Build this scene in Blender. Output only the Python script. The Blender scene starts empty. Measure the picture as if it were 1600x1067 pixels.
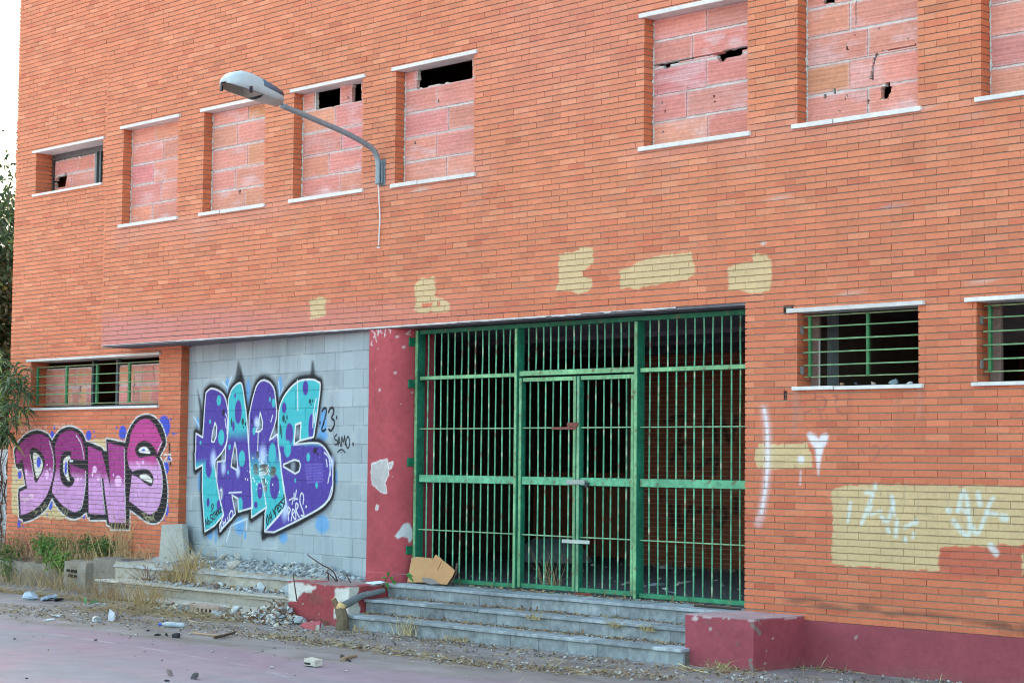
import bpy, bmesh, math, random
import numpy as np
from mathutils import Matrix, Vector
R = math.radians
rng = np.random.default_rng(7); random.seed(7)
scn = bpy.context.scene
COL = scn.collection

# ------------------------------------------------------------------ survey
# the camera as calibrated from the building (metres; X along the facade, Y into it, Z up)
F_PX, YAW, PITCH, ROLL = 2986.53, 0.802405, 0.0625883, 0.0103037
CAM = np.array([11.8976, -14.6872, 1.91])
_fw = np.array([-math.sin(YAW) * math.cos(PITCH), math.cos(YAW) * math.cos(PITCH), math.sin(PITCH)])
_r0 = np.array([math.cos(YAW), math.sin(YAW), 0.0]); _u0 = np.cross(_r0, _fw)
_rt = math.cos(ROLL) * _r0 + math.sin(ROLL) * _u0
_up = -math.sin(ROLL) * _r0 + math.cos(ROLL) * _u0

def ray(x, y): return _fw * F_PX + _rt * (x - 800) - _up * (y - 533.5)
def on_y(x, y, Y=0.0):
    d = ray(x, y); return CAM + d * ((Y - CAM[1]) / d[1])
def on_z(x, y, Z=0.0):
    d = ray(x, y); return CAM + d * ((Z - CAM[2]) / d[2])
def on_x(x, y, X=0.0):
    d = ray(x, y); return CAM + d * ((X - CAM[0]) / d[0])
INF_L = np.array([-10.40, 0.60]); INF_R = np.array([-5.76, 0.10])      # the block infill runs skew
INF_D = (INF_R - INF_L) / np.linalg.norm(INF_R - INF_L); INF_LEN = float(np.linalg.norm(INF_R - INF_L))
INF_N = np.array([INF_D[1], -INF_D[0]])
def on_inf(x, y):
    d = ray(x, y); n = np.array([INF_N[0], INF_N[1], 0.0]); p0 = np.array([INF_L[0], INF_L[1], 0.0])
    P = CAM + d * (np.dot(p0 - CAM, n) / np.dot(d, n))
    return np.array([np.dot(P[:2] - INF_L, INF_D), P[2]])
Y1 = 0.47                                                               # the wing wall stands this far back
def on_wing(x, y):
    P = on_y(x, y, Y1); return np.array([P[0], P[2]])
def on_front(x, y):
    P = on_y(x, y, 0.0); return np.array([P[0], P[2]])

# ------------------------------------------------------------------ numeric helpers
def lin(c):
    c = np.asarray(c, float) / 255.0
    return np.where(c <= 0.04045, c / 12.92, ((c + 0.055) / 1.055) ** 2.4)
def _hash(ix, iy, seed):
    h = (ix * 374761393 + iy * 668265263 + seed * 1442695041) & 0xFFFFFFFF
    h = ((h ^ (h >> 13)) * 1274126177) & 0xFFFFFFFF
    return ((h ^ (h >> 16)) & 0xFFFF) / 65535.0
def vnoise(x, y, seed=0):
    x = np.asarray(x, float); y = np.asarray(y, float)
    ix = np.floor(x).astype(np.int64); iy = np.floor(y).astype(np.int64)
    fx = x - ix; fy = y - iy; fx = fx * fx * (3 - 2 * fx); fy = fy * fy * (3 - 2 * fy)
    a = _hash(ix, iy, seed); b = _hash(ix + 1, iy, seed); c = _hash(ix, iy + 1, seed); d = _hash(ix + 1, iy + 1, seed)
    return (a * (1 - fx) + b * fx) * (1 - fy) + (c * (1 - fx) + d * fx) * fy
def fbm(x, y, seed=0, n=4):
    s = 0; a = 0.5; t = 0
    for i in range(n):
        x, y = np.asarray(x) * .7986 - np.asarray(y) * .6018 + 3.7, np.asarray(x) * .6018 + np.asarray(y) * .7986 - 1.9
        s = s + a * vnoise(x, y, seed + i); t += a; a *= 0.5; x = np.asarray(x) * 2.03; y = np.asarray(y) * 2.03
    return s / t
def sstep(a, b, x):
    t = np.clip((x - a) / (b - a + 1e-12), 0, 1); return t * t * (3 - 2 * t)
def seg_dist(P, A, closed):
    A = np.asarray(A, float); B = np.roll(A, -1, 0)
    if not closed: B = B[:-1]; A = A[:-1]
    d = np.full(len(P), 1e9)
    for a, b in zip(A, B):
        ab = b - a; L = ab @ ab + 1e-12
        t = np.clip(((P - a) @ ab) / L, 0, 1)
        v = P - a - t[:, None] * ab
        d = np.minimum(d, (v * v).sum(1))
    return np.sqrt(d)
def inside(P, A):
    A = np.asarray(A, float); r = np.zeros(len(P), bool)
    for (x0, y0), (x1, y1) in zip(A, np.roll(A, -1, 0)):
        c = (y0 > P[:, 1]) != (y1 > P[:, 1])
        if not c.any(): continue
        xi = (x1 - x0) * (P[:, 1] - y0) / (y1 - y0 + 1e-15) + x0
        r ^= c & (P[:, 0] < xi)
    return r
def sdf(P, A):
    d = seg_dist(P, A, True); return np.where(inside(P, A), -d, d)
def smooth(pts, n=5, closed=False):
    p = [np.asarray(q, float) for q in pts]; m = len(p); out = []
    rngi = range(m if closed else m - 1)
    for i in rngi:
        p0 = p[i - 1] if (closed or i > 0) else p[i]; p1 = p[i]; p2 = p[(i + 1) % m]
        p3 = p[(i + 2) % m] if (closed or i + 2 < m) else p2
        for k in range(n):
            t = k / n
            out.append(0.5 * ((2 * p1) + (-p0 + p2) * t + (2 * p0 - 5 * p1 + 4 * p2 - p3) * t * t + (-p0 + 3 * p1 - 3 * p2 + p3) * t ** 3))
    if not closed: out.append(p[-1])
    return np.array(out)

class Paint:
    """spray paint on a wall plane: an ordered list of soft-edged shapes, evaluated at any wall points"""
    def __init__(s, to_plane): s.ops = []; s.tp = to_plane
    def pts(s, o, sc, pts): return [s.tp(o[0] + x / sc, o[1] + y / sc) for x, y in pts]
    def fill(s, poly, col, soft=0.008, grow=0.0, op=1.0, rough=0.0): s.ops.append(('f', np.asarray(poly), col, soft, grow, op, rough))
    def line(s, pl, w, col, soft=0.006, op=1.0, closed=False, w1=None): s.ops.append(('l', np.asarray(pl), col, soft, w / 2, op, closed))
    def spot(s, c, rx, rz, col, soft=0.15, op=1.0): s.ops.append(('s', np.asarray(c), col, soft, (rx, rz), op, 0))
    def apply(s, U, Z, base):
        P = np.stack([U, Z], -1); out = base.copy(); m = np.zeros(len(P))
        for k, g, col, soft, a, op, x in s.ops:
            if k == 's': lo = g - np.array(a) * (1 + soft); hi = g + np.array(a) * (1 + soft)
            else:
                pad = abs(a) + soft * 2 + abs(x if k == 'f' else 0) + 0.02
                lo = g.min(0) - pad; hi = g.max(0) + pad
            idx = np.where(((P >= lo) & (P <= hi)).all(1))[0]
            if not len(idx): continue
            Q = P[idx]
            if k == 'f':
                d = sdf(Q, g) - a
                if x: d = d + x * (fbm(Q[:, 0] * 14, Q[:, 1] * 30, 5) - 0.5) * 2
                al = 1 - sstep(-soft, soft, d)
            elif k == 'l': al = 1 - sstep(a - soft, a + soft, seg_dist(Q, g, x))
            else:
                r = np.sqrt((((Q - g) / np.array(a)) ** 2).sum(1)); al = 1 - sstep(1 - soft, 1 + soft, r)
            al = al * op
            c = col(Q[:, 0], Q[:, 1]) if callable(col) else np.broadcast_to(np.asarray(col, float), (len(Q), 3))
            out[idx] = out[idx] * (1 - al[:, None]) + c * al[:, None]
            m[idx] = np.maximum(m[idx], al)
        return out, m

# ------------------------------------------------------------------ mesh + object helpers
def link(o, parent=None):
    COL.objects.link(o)
    if parent is not None: o.parent = parent
    return o
def empty(name, loc=(0, 0, 0), parent=None):
    o = bpy.data.objects.new(name, None); o.empty_display_size = 0.2; o.location = loc
    return link(o, parent)
def tag(o, label=None, cat=None, group=None, kind=None):
    if label: o['label'] = label
    if cat: o['category'] = cat
    if group: o['group'] = group
    if kind: o['kind'] = kind
    return o

class MB:
    """collects coloured geometry and links it as one mesh object"""
    def __init__(s): s.v = []; s.f = []; s.c = []; s.n = 0; s.fa = []
    def add(s, verts, faces, col):
        verts = np.asarray(verts, float).reshape(-1, 3)
        col = np.asarray(col, float)
        if col.ndim == 1: col = np.broadcast_to(col, (len(verts), 3))
        s.v.append(verts); s.c.append(col)
        faces = np.asarray(faces) if not isinstance(faces, list) else faces
        if isinstance(faces, np.ndarray): s.fa.append(faces + s.n)
        else: s.f += [tuple(i + s.n for i in f) for f in faces]
        s.n += len(verts)
    def box(s, lo, hi, col, bev=0.0, jit=0.0, skew=None):
        (x0, y0, z0), (x1, y1, z1) = lo, hi
        if bev <= 0:
            v = [(x0, y0, z0), (x1, y0, z0), (x1, y1, z0), (x0, y1, z0), (x0, y0, z1), (x1, y0, z1), (x1, y1, z1), (x0, y1, z1)]
            f = [(0, 3, 2, 1), (4, 5, 6, 7), (0, 1, 5, 4), (1, 2, 6, 5), (2, 3, 7, 6), (3, 0, 4, 7)]
        else:
            v = []; b = bev
            for X, Y, Z in [(a, c, d) for d in (0, 1) for c in (0, 1) for a in (0, 1)]:
                xx = (x0, x1)[X]; yy = (y0, y1)[Y]; zz = (z0, z1)[Z]
                sx = b if X == 0 else -b; sy = b if Y == 0 else -b; sz = b if Z == 0 else -b
                v += [(xx, yy + sy, zz + sz), (xx + sx, yy, zz + sz), (xx + sx, yy + sy, zz)]
            f = []
            q = lambda X, Y, Z: 3 * (X + 2 * Y + 4 * Z)
            for X in (0, 1):
                g = [q(X, 0, 0), q(X, 1, 0), q(X, 1, 1), q(X, 0, 1)]; f.append(tuple(g if X else g[::-1]))
            for Y in (0, 1):
                g = [q(0, Y, 0) + 1, q(1, Y, 0) + 1, q(1, Y, 1) + 1, q(0, Y, 1) + 1]; f.append(tuple(g if not Y else g[::-1]))
            for Z in (0, 1):
                g = [q(0, 0, Z) + 2, q(1, 0, Z) + 2, q(1, 1, Z) + 2, q(0, 1, Z) + 2]; f.append(tuple(g if Z else g[::-1]))
            for X in (0, 1):
                for Y in (0, 1): f.append((q(X, Y, 0), q(X, Y, 0) + 1, q(X, Y, 1) + 1, q(X, Y, 1)))
                for Z in (0, 1): f.append((q(X, 0, Z), q(X, 0, Z) + 2, q(X, 1, Z) + 2, q(X, 1, Z)))
            for Y in (0, 1):
                for Z in (0, 1): f.append((q(0, Y, Z) + 1, q(0, Y, Z) + 2, q(1, Y, Z) + 2, q(1, Y, Z) + 1))
            for i in range(8): f.append((3 * i, 3 * i + 1, 3 * i + 2))
        v = np.array(v, float)
        if jit: v = v + rng.normal(0, jit, v.shape)
        if skew is not None: v = skew(v)
        s.add(v, f, col)
    def tube(s, path, rad, col, n=8, cap=True):
        P = np.asarray(path, float); m = len(P)
        rad = np.full(m, rad) if np.isscalar(rad) else np.asarray(rad, float)
        T = np.gradient(P, axis=0); T /= np.linalg.norm(T, axis=1)[:, None] + 1e-12
        ref = np.array([0, 0, 1.0]) if abs(T[0][2]) < 0.9 else np.array([1.0, 0, 0])
        N = np.cross(T[0], ref); N /= np.linalg.norm(N); V = []
        for i in range(m):
            N = N - T[i] * (N @ T[i]); N /= np.linalg.norm(N) + 1e-12; B = np.cross(T[i], N)
            for k in range(n):
                a = 2 * math.pi * k / n; V.append(P[i] + rad[i] * (math.cos(a) * N + math.sin(a) * B))
        f = [(i * n + k, i * n + (k + 1) % n, (i + 1) * n + (k + 1) % n, (i + 1) * n + k) for i in range(m - 1) for k in range(n)]
        if cap: f += [tuple(range(n))[::-1], tuple(range((m - 1) * n, m * n))]
        s.add(V, f, col)
    def grid(s, fn, us, zs, col, mask=None):
        """fn(U,Z)->(N,3); col array or callable"""
        U, Z = np.meshgrid(us, zs, indexing='ij'); u = U.ravel(); z = Z.ravel()
        V = fn(u, z); nu, nz = len(us), len(zs)
        i = np.arange(nu - 1)[:, None] * nz + np.arange(nz - 1)[None, :]
        F = np.stack([i, i + nz, i + nz + 1, i + 1], -1).reshape(-1, 4)
        if mask is not None:
            cu = (u[F[:, 0]] + u[F[:, 1]]) / 2; cz = (z[F[:, 0]] + z[F[:, 2]]) / 2
            F = F[mask(cu, cz)]
        s.add(V, F, col(u, z) if callable(col) else col)
    def build(s, name, mat, parent=None, smooth_=False):
        me = bpy.data.meshes.new(name)
        v = np.concatenate(s.v); c = np.concatenate(s.c)
        quads = np.concatenate(s.fa) if s.fa else np.zeros((0, 4), int)
        nl = [len(f) for f in s.f]
        loops = np.concatenate([quads.ravel(), np.array([i for f in s.f for i in f], dtype=int)]).astype(np.int32)
        tot = np.concatenate([np.full(len(quads), 4), np.array(nl, dtype=int)]).astype(np.int32)
        st = np.concatenate([[0], np.cumsum(tot)[:-1]]).astype(np.int32)
        me.vertices.add(len(v)); me.vertices.foreach_set('co', v.astype(np.float32).ravel())
        me.loops.add(len(loops)); me.loops.foreach_set('vertex_index', loops)
        me.polygons.add(len(tot)); me.polygons.foreach_set('loop_start', st); me.polygons.foreach_set('loop_total', tot)
        me.polygons.foreach_set('use_smooth', np.full(len(tot), bool(smooth_)))
        at = me.attributes.new('col', 'FLOAT_COLOR', 'POINT')
        at.data.foreach_set('color', np.concatenate([c, np.ones((len(c), 1))], 1).astype(np.float32).ravel())
        me.update(calc_edges=True); me.validate()
        me.materials.append(mat)
        return link(bpy.data.objects.new(name, me), parent)

# ------------------------------------------------------------------ materials
def mat(name, rough=0.85, scale=40.0, amt=0.12, bump=0.15, bscale=120.0, metal=0.0, spec=0.3, wave=None, stain=0.0, trans=0.0):
    m = bpy.data.materials.new(name); m.use_nodes = True; nt = m.node_tree; N = nt.nodes; L = nt.links
    b = N['Principled BSDF']; b.inputs['Roughness'].default_value = rough; b.inputs['Metallic'].default_value = metal
    b.inputs['Specular IOR Level'].default_value = spec
    a = N.new('ShaderNodeAttribute'); a.attribute_name = 'col'
    tc = N.new('ShaderNodeTexCoord')
    n1 = N.new('ShaderNodeTexNoise'); n1.inputs['Scale'].default_value = scale; n1.inputs['Detail'].default_value = 5; n1.inputs['Roughness'].default_value = 0.65
    L.new(tc.outputs['Object'], n1.inputs['Vector'])
    mr = N.new('ShaderNodeMapRange'); mr.inputs['From Min'].default_value = 0.3; mr.inputs['From Max'].default_value = 0.7
    mr.inputs['To Min'].default_value = 1 - amt; mr.inputs['To Max'].default_value = 1 + amt
    L.new(n1.outputs['Fac'], mr.inputs['Value'])
    mx = N.new('ShaderNodeVectorMath'); mx.operation = 'SCALE'
    L.new(a.outputs['Color'], mx.inputs[0]); L.new(mr.outputs['Result'], mx.inputs['Scale'])
    colout = mx.outputs[0]
    if stain:
        n3 = N.new('ShaderNodeTexNoise'); n3.inputs['Scale'].default_value = 2.2; n3.inputs['Detail'].default_value = 7; n3.inputs['Roughness'].default_value = 0.7
        L.new(tc.outputs['Object'], n3.inputs['Vector'])
        m3 = N.new('ShaderNodeMapRange'); m3.inputs['From Min'].default_value = 0.35; m3.inputs['From Max'].default_value = 0.7
        m3.inputs['To Min'].default_value = 1 + stain * 0.6; m3.inputs['To Max'].default_value = 1 - stain
        L.new(n3.outputs['Fac'], m3.inputs['Value'])
        m4 = N.new('ShaderNodeVectorMath'); m4.operation = 'SCALE'; L.new(colout, m4.inputs[0]); L.new(m3.outputs['Result'], m4.inputs['Scale'])
        colout = m4.outputs[0]
    hsum = None
    if bump:
        n2 = N.new('ShaderNodeTexNoise'); n2.inputs['Scale'].default_value = bscale; n2.inputs['Detail'].default_value = 4
        L.new(tc.outputs['Object'], n2.inputs['Vector']); hsum = n2.outputs['Fac']
    if wave:
        w = N.new('ShaderNodeTexWave'); w.wave_type = 'BANDS'; w.bands_direction = 'Z'; w.inputs['Scale'].default_value = wave
        w.inputs['Distortion'].default_value = 0.6; w.inputs['Detail Scale'].default_value = 0.4
        L.new(tc.outputs['Object'], w.inputs['Vector'])
        wm = N.new('ShaderNodeMapRange'); wm.inputs['To Min'].default_value = 0.93; wm.inputs['To Max'].default_value = 1.05
        L.new(w.outputs['Fac'], wm.inputs['Value'])
        m5 = N.new('ShaderNodeVectorMath'); m5.operation = 'SCALE'; L.new(colout, m5.inputs[0]); L.new(wm.outputs['Result'], m5.inputs['Scale'])
        colout = m5.outputs[0]
        ad = N.new('ShaderNodeMath'); ad.operation = 'ADD'; L.new(w.outputs['Fac'], ad.inputs[0]); L.new(hsum, ad.inputs[1]); hsum = ad.outputs[0]
    if hsum is not None:
        bp = N.new('ShaderNodeBump'); bp.inputs['Strength'].default_value = bump; bp.inputs['Distance'].default_value = 0.01
        L.new(hsum, bp.inputs['Height']); L.new(bp.outputs['Normal'], b.inputs['Normal'])
    L.new(colout, b.inputs['Base Color'])
    if trans:
        t = N.new('ShaderNodeBsdfTranslucent'); L.new(colout, t.inputs['Color'])
        ms = N.new('ShaderNodeMixShader'); ms.inputs[0].default_value = trans
        L.new(b.outputs[0], ms.inputs[1]); L.new(t.outputs[0], ms.inputs[2]); L.new(ms.outputs[0], N['Material Output'].inputs['Surface'])
    return m
M_BRICK = mat('fired_brick', 0.82, 30, 0.10, 0.25, 260, stain=0.07)
M_CONC = mat('weathered_concrete', 0.9, 18, 0.14, 0.35, 90, stain=0.14)
M_BLOCKW = mat('painted_concrete_block', 0.88, 60, 0.05, 0.2, 150, stain=0.05)
M_CLAY = mat('hollow_clay_block', 0.9, 26, 0.12, 0.35, 140, wave=7.0, stain=0.08)
M_MORTAR = mat('rough_mortar', 0.95, 60, 0.2, 0.8, 60)
M_WHITE = mat('white_painted_stone', 0.7, 14, 0.10, 0.2, 60, stain=0.10)
M_RED = mat('red_masonry_paint', 0.75, 16, 0.10, 0.25, 60, stain=0.12)
M_GREEN = mat('green_gate_paint', 0.6, 16, 0.30, 0.2, 90, stain=0.30)
M_METAL = mat('galvanised_metal', 0.5, 50, 0.2, 0.1, 100, metal=0.3)
M_LAMP = mat('lamp_plastic', 0.45, 20, 0.05, 0.03, 60)
M_SLATE = mat('slate_step_stone', 0.7, 11, 0.30, 0.3, 70, stain=0.34)
M_WOOD = mat('bark_and_wood', 0.9, 40, 0.25, 0.6, 60)
M_CARD = mat('cardboard', 0.9, 12, 0.06, 0.1, 80, stain=0.08)
M_LEAF = mat('leaf', 0.5, 8, 0.15, 0.0, 60, trans=0.25)
M_STRAW = mat('dry_straw', 0.9, 8, 0.1, 0.0, 60, trans=0.15)
M_STONE = mat('rubble_stone', 0.92, 30, 0.2, 0.6, 50)
M_DIRT = mat('dirty_ground', 0.93, 9, 0.22, 0.5, 45, stain=0.10)
M_COURT = mat('court_and_dirt', 0.93, 3.1, 0.10, 0.22, 38, stain=0.06)
M_PLAIN = mat('interior_plaster', 0.9, 8, 0.15, 0.2, 40, stain=0.15)
M_PLASTIC = mat('thin_plastic', 0.35, 20, 0.1, 0.1, 60, spec=0.5)

# ------------------------------------------------------------------ brick walls
CH = 0.065; CPH = 0.75 * CH; BW = 0.2456
MORTAR = lin((152, 138, 127))
def snap(z): return round((z - CPH) / CH) * CH + CPH
def brick_colors(n, u, z, seed):
    g = np.random.default_rng(seed)
    base = lin((198, 112, 81)) * np.ones((n, 1))
    v = g.normal(0, 1, (n, 1)); h = g.random((n, 1))
    c = base * (1 + 0.05 * v)
    c = np.where(h < 0.07, c * np.array([0.93, 0.82, 0.84]), c)
    c = np.where((h > 0.90), c * np.array([1.06, 1.18, 1.22]), c)
    big = fbm(u * 0.35, z * 0.5, 11)[:, None]
    up = sstep(2.0, 5.6, z + 1.2 * (fbm(u * .5, z * .5, 15) - .5))[:, None]          # upper courses coloured paler, painting in the stronger sky light there
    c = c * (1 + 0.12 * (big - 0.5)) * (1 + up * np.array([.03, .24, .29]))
    return c
def brick_wall(name, frame, u0, u1, z0, z1, openings, parent, paint=None, fine=(), seed=1, end0=0.0, end1=0.0, thick=0.25, gaps=(), dim_mul=1.0):
    """frame(u, d, z) -> xyz with d = depth behind the face. openings: (ua, ub, za, zb, jamb depth)"""
    g = np.random.default_rng(seed); mb = MB()
    ops = [(a, b, snap(c), snap(d), e) for a, b, c, d, e in openings]
    z0 = snap(z0); z1 = snap(z1)
    k0 = round((z0 - CPH) / CH); k1 = round((z1 - CPH) / CH)
    B = []
    for k in range(k0, k1):
        zl = CPH + k * CH; zm = zl + CH / 2
        iv = [(u0, u1, end0, end1)]
        for a, b, c, d, e in ops:
            if c < zm < d:
                nv = []
                for p, q, dl, dr in iv:
                    if b <= p or a >= q: nv.append((p, q, dl, dr)); continue
                    if a > p: nv.append((p, a, dl, e))
                    if b < q: nv.append((b, q, e, dr))
                iv = nv
        for gu, gz_, gw in gaps:
            if zl < gz_ < zl + CH: iv = [w_ for p, q, dl, dr in iv for w_ in (((p, gu - gw, dl, .0), (gu + gw, q, .0, dr)) if p < gu < q else ((p, q, dl, dr),))]
        off = 0.5 * BW if k % 2 == 0 else 0.0
        for p, q, dl, dr in iv:
            n0 = math.floor((p - off) / BW); u = off + n0 * BW
            while u < q - 1e-6:
                a = max(u, p); b = min(u + BW, q)
                if b - a > 0.02: B.append((a, b, zl, dl if a <= p + 1e-6 else 0, dr if b >= q - 1e-6 else 0))
                u += BW
    B = np.array(B); n = len(B)
    a = B[:, 0] + 0.0016 + g.normal(0, 0.0008, n) * (B[:, 3] == 0); b = B[:, 1] - 0.0016 + g.normal(0, 0.0008, n) * (B[:, 4] == 0)
    lo = B[:, 2] + 0.0055 + g.normal(0, 0.0009, n); hi = B[:, 2] + CH - 0.0055 + g.normal(0, 0.0009, n)
    dep = np.maximum(np.maximum(B[:, 3], B[:, 4]), 0.026)
    jit = g.normal(0, 0.0012, n); tilt = g.normal(0, 0.0009, n)
    uc = (a + b) / 2; zc = (lo + hi) / 2
    colr = brick_colors(n, uc, zc, seed + 100) * dim_mul
    isf = np.zeros(n, bool)
    for fa, fb, fc, fd in fine: isf |= (b > fa) & (a < fb) & (hi > fc) & (lo < fd)
    # whole bricks
    i = np.where(~isf)[0]; m = len(i)
    U = np.stack([a, b, b, a, a, b, b, a], 1)[i]; Zz = np.stack([lo, lo, hi, hi, lo, lo, hi, hi], 1)[i]
    D = np.stack([jit + tilt, jit - tilt, jit - tilt, jit + tilt, dep, dep, dep, dep], 1)[i]
    V = frame(U.ravel(), D.ravel(), Zz.ravel())
    c = np.repeat(colr[i], 8, 0)
    if paint:
        c, _ = paint.apply(U.ravel(), Zz.ravel(), c)
    F = np.array([(0, 1, 2, 3), (0, 3, 7, 4), (1, 5, 6, 2), (3, 2, 6, 7), (0, 4, 5, 1)])
    FA = (F[None] + 8 * np.arange(m)[:, None, None]); keep = np.ones((m, 5), bool); keep[:, 1] = B[i, 3] == 0; keep[:, 2] = B[i, 4] == 0
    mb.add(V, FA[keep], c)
    for side, q in ((3, (0, 3, 7, 4)), (4, (1, 5, 6, 2))):                 # the return faces are darker and redder than the fronts
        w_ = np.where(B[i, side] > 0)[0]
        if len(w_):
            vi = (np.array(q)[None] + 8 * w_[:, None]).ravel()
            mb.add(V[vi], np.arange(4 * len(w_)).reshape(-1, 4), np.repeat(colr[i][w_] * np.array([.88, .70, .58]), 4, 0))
    # bricks under paint get a fine face
    nu, nz = 22, 6
    tu, tz = np.meshgrid(np.linspace(0, 1, nu), np.linspace(0, 1, nz), indexing='ij'); tu = tu.ravel(); tz = tz.ravel()
    ii = np.arange(nu - 1)[:, None] * nz + np.arange(nz - 1)[None, :]
    FF = np.stack([ii, ii + nz, ii + nz + 1, ii + 1], -1).reshape(-1, 4)
    j = np.where(isf)[0]
    if len(j):
        U = a[j, None] + (b - a)[j, None] * tu; Zz = lo[j, None] + (hi - lo)[j, None] * tz
        D = jit[j, None] + tilt[j, None] * (1 - 2 * tu)
        c = np.repeat(colr[j], nu * nz, 0)
        c, _ = paint.apply(U.ravel(), Zz.ravel(), c)
        mb.add(frame(U.ravel(), D.ravel(), Zz.ravel()), (FF[None] + nu * nz * np.arange(len(j))[:, None, None]).reshape(-1, 4), c)
        U = np.stack([a, b, b, a, a, b, b, a], 1)[j]; Zz = np.stack([lo, lo, hi, hi, lo, lo, hi, hi], 1)[j]
        D = np.stack([jit + tilt, jit - tilt, jit - tilt, jit + tilt, dep, dep, dep, dep], 1)[j]
        c = np.repeat(colr[j], 8, 0); c, _ = paint.apply(U.ravel(), Zz.ravel(), c)
        mb.add(frame(U.ravel(), D.ravel(), Zz.ravel()), (F[1:][None] + 8 * np.arange(len(j))[:, None, None]).reshape(-1, 4), c)
    # mortar bed and wall body
    rec = 0.0125; ins = 0.011
    mo = [(a_ - ins, b_ + ins, c_ - (ins if c_ > z0 else 1), d_ + ins, e_) for a_, b_, c_, d_, e_ in ops]
    us = sorted({u0 + ins * (end0 > 0), u1 - ins * (end1 > 0)} | {q for o in mo for q in o[:2] if u0 < q < u1})
    zs = sorted({z0, z1} | {q for o in mo for q in o[2:4] if z0 < q < z1})
    free = {}
    for x in range(len(us) - 1):
        for y in range(len(zs) - 1):
            cu = (us[x] + us[x + 1]) / 2; cz = (zs[y] + zs[y + 1]) / 2
            free[x, y] = not any(o[0] < cu < o[1] and o[2] < cz < o[3] for o in mo)
    def quad(p):
        p = np.array(p); mb.add(frame(p[:, 0], p[:, 1], p[:, 2]), [(0, 1, 2, 3)], MORTAR * (0.9))
    for (x, y), ok in free.items():
        if not ok: continue
        ua, ub, za, zb = us[x], us[x + 1], zs[y], zs[y + 1]
        isfine = any(ub > f[0] and ua < f[1] and zb > f[2] and za < f[3] for f in fine) and paint
        if isfine:
            gu = np.linspace(ua, ub, max(2, int((ub - ua) / 0.02))); gz = np.linspace(za, zb, max(2, int((zb - za) / 0.009)))
            mb.grid(lambda u, z: frame(u, np.full_like(u, rec), z), gu, gz, lambda u, z: paint.apply(u, z, np.tile(MORTAR, (len(u), 1)))[0] * 0.5 + 0.5 * MORTAR)
        else: quad([(ua, rec, za), (ub, rec, za), (ub, rec, zb), (ua, rec, zb)])
        quad([(ua, thick, za), (ua, thick, zb), (ub, thick, zb), (ub, thick, za)])
        for dx, dy, pq in ((-1, 0, ((ua, za), (ua, zb))), (1, 0, ((ub, za), (ub, zb))), (0, -1, ((ua, za), (ub, za))), (0, 1, ((ua, zb), (ub, zb)))):
            if not free.get((x + dx, y + dy), False):
                (p, q), (r, s_) = pq; quad([(p, rec, q), (r, rec, s_), (r, thick, s_), (p, thick, q)])
    return mb.build(name, M_BRICK, parent)

# ================================================================== PAINT ON THE WALLS
BEIGE = lin((200, 175, 132)); WHITE = lin((204, 202, 204)); BLACK = lin((26, 25, 32))
pf = Paint(on_front)
T = lambda o, s, pts, P=pf: P.pts(o, s, pts)
# pale streaks washed out of the joints, mostly under the sills
def pinkish(k): return lin((206, 140, 122)) * k
for x0, x1, yb in ((190, 275, 352), (310, 414, 332), (450, 565, 305), (617, 745, 280), (1007, 1168, 220), (1240, 1430, 183)):
    for t in np.linspace(0, 1, 5):
        c = on_front(x0 + (x1 - x0) * t, yb + (-16 * t) + 12)
        pf.spot(c + rng.normal(0, 0.05, 2), 0.3, 0.10 + 0.1 * rng.random(), pinkish(1.0), 0.9, 0.35)
for x0, x1, yb, yt in ((190, 275, 356, 340), (310, 414, 336, 320), (450, 565, 316, 298), (617, 745, 290, 270), (1007, 1168, 233, 208), (1240, 1430, 198, 170), (1246, 1438, 607, 601), (1515, 1600, 158, 148)):
    for k in range(9):
        t = [0.0, 1.0][k % 2] + (rng.normal(0, .02) if k < 4 else rng.uniform(-.9, .9) * .5 * (1 if k % 2 == 0 else -1)); t = min(max(t, -.02), 1.02)
        a_ = on_front(x0 + (x1 - x0) * t, yb + (yt - yb) * t + 1); L_ = rng.uniform(.12, .55)
        pf.line([a_, a_ + [rng.normal(0, .01), -L_ * .5], a_ + [rng.normal(0, .015), -L_]], .03 + .03 * rng.random(), lin((150, 92, 74)) if k % 3 else lin((206, 160, 146)), .03, .28)
for x, y, rx, rz, op in ((215, 522, 1.0, 0.26, 0.7), (330, 512, 1.2, 0.25, 0.55), (470, 505, 1.3, .2, .35), (600, 495, 1.5, 0.2, 0.3), (170, 525, 0.3, 0.3, 0.5), (900, 60, 1.5, 0.8, 0.15)):
    pf.spot(on_front(x, y), rx, rz, lin((194, 124, 116)), 0.7, min(.95, op * 1.35))
for x, y in [(820, 15), (1212, 310), (1385, 325), (1388, 408), (1193, 380), (700, 300), (655, 300), (1205, 225), (1450, 165), (1420, 215), (1320, 460), (560, 150), (1540, 440)]:
    pf.spot(on_front(x, y), 0.035, 0.02, lin((205, 190, 180)), 0.6, 0.8)
pf.spot(on_front(1386, 324), 0.05, 0.035, lin((150, 140, 145)), 0.3)
_BG = BEIGE
BEIGE = lambda u, z: _BG * (1 + .16 * (fbm(u * 2.2, z * 9, 401)[:, None] - .5) + .10 * (fbm(u * 14, z * 14, 402)[:, None] - .5))
BE = dict(soft=0.005, rough=0.026, op=.95)
pf.fill([on_front(*p) for p in ((483, 468), (496, 464), (510, 466), (508, 494), (485, 499), (484, 480))], BEIGE, **BE)
o = (440, 360); s = 3.81
pf.fill(T(o, s, [(820, 290), (905, 275), (920, 345), (910, 400), (950, 410), (995, 420), (998, 485), (800, 490), (790, 470), (800, 400), (790, 360), (790, 330)]), BEIGE, **BE)
pf.fill(T(o, s, [(835, 435), (900, 430), (900, 452), (838, 458)]), lin((205, 112, 84)), soft=0.004, rough=0.01)
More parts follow.
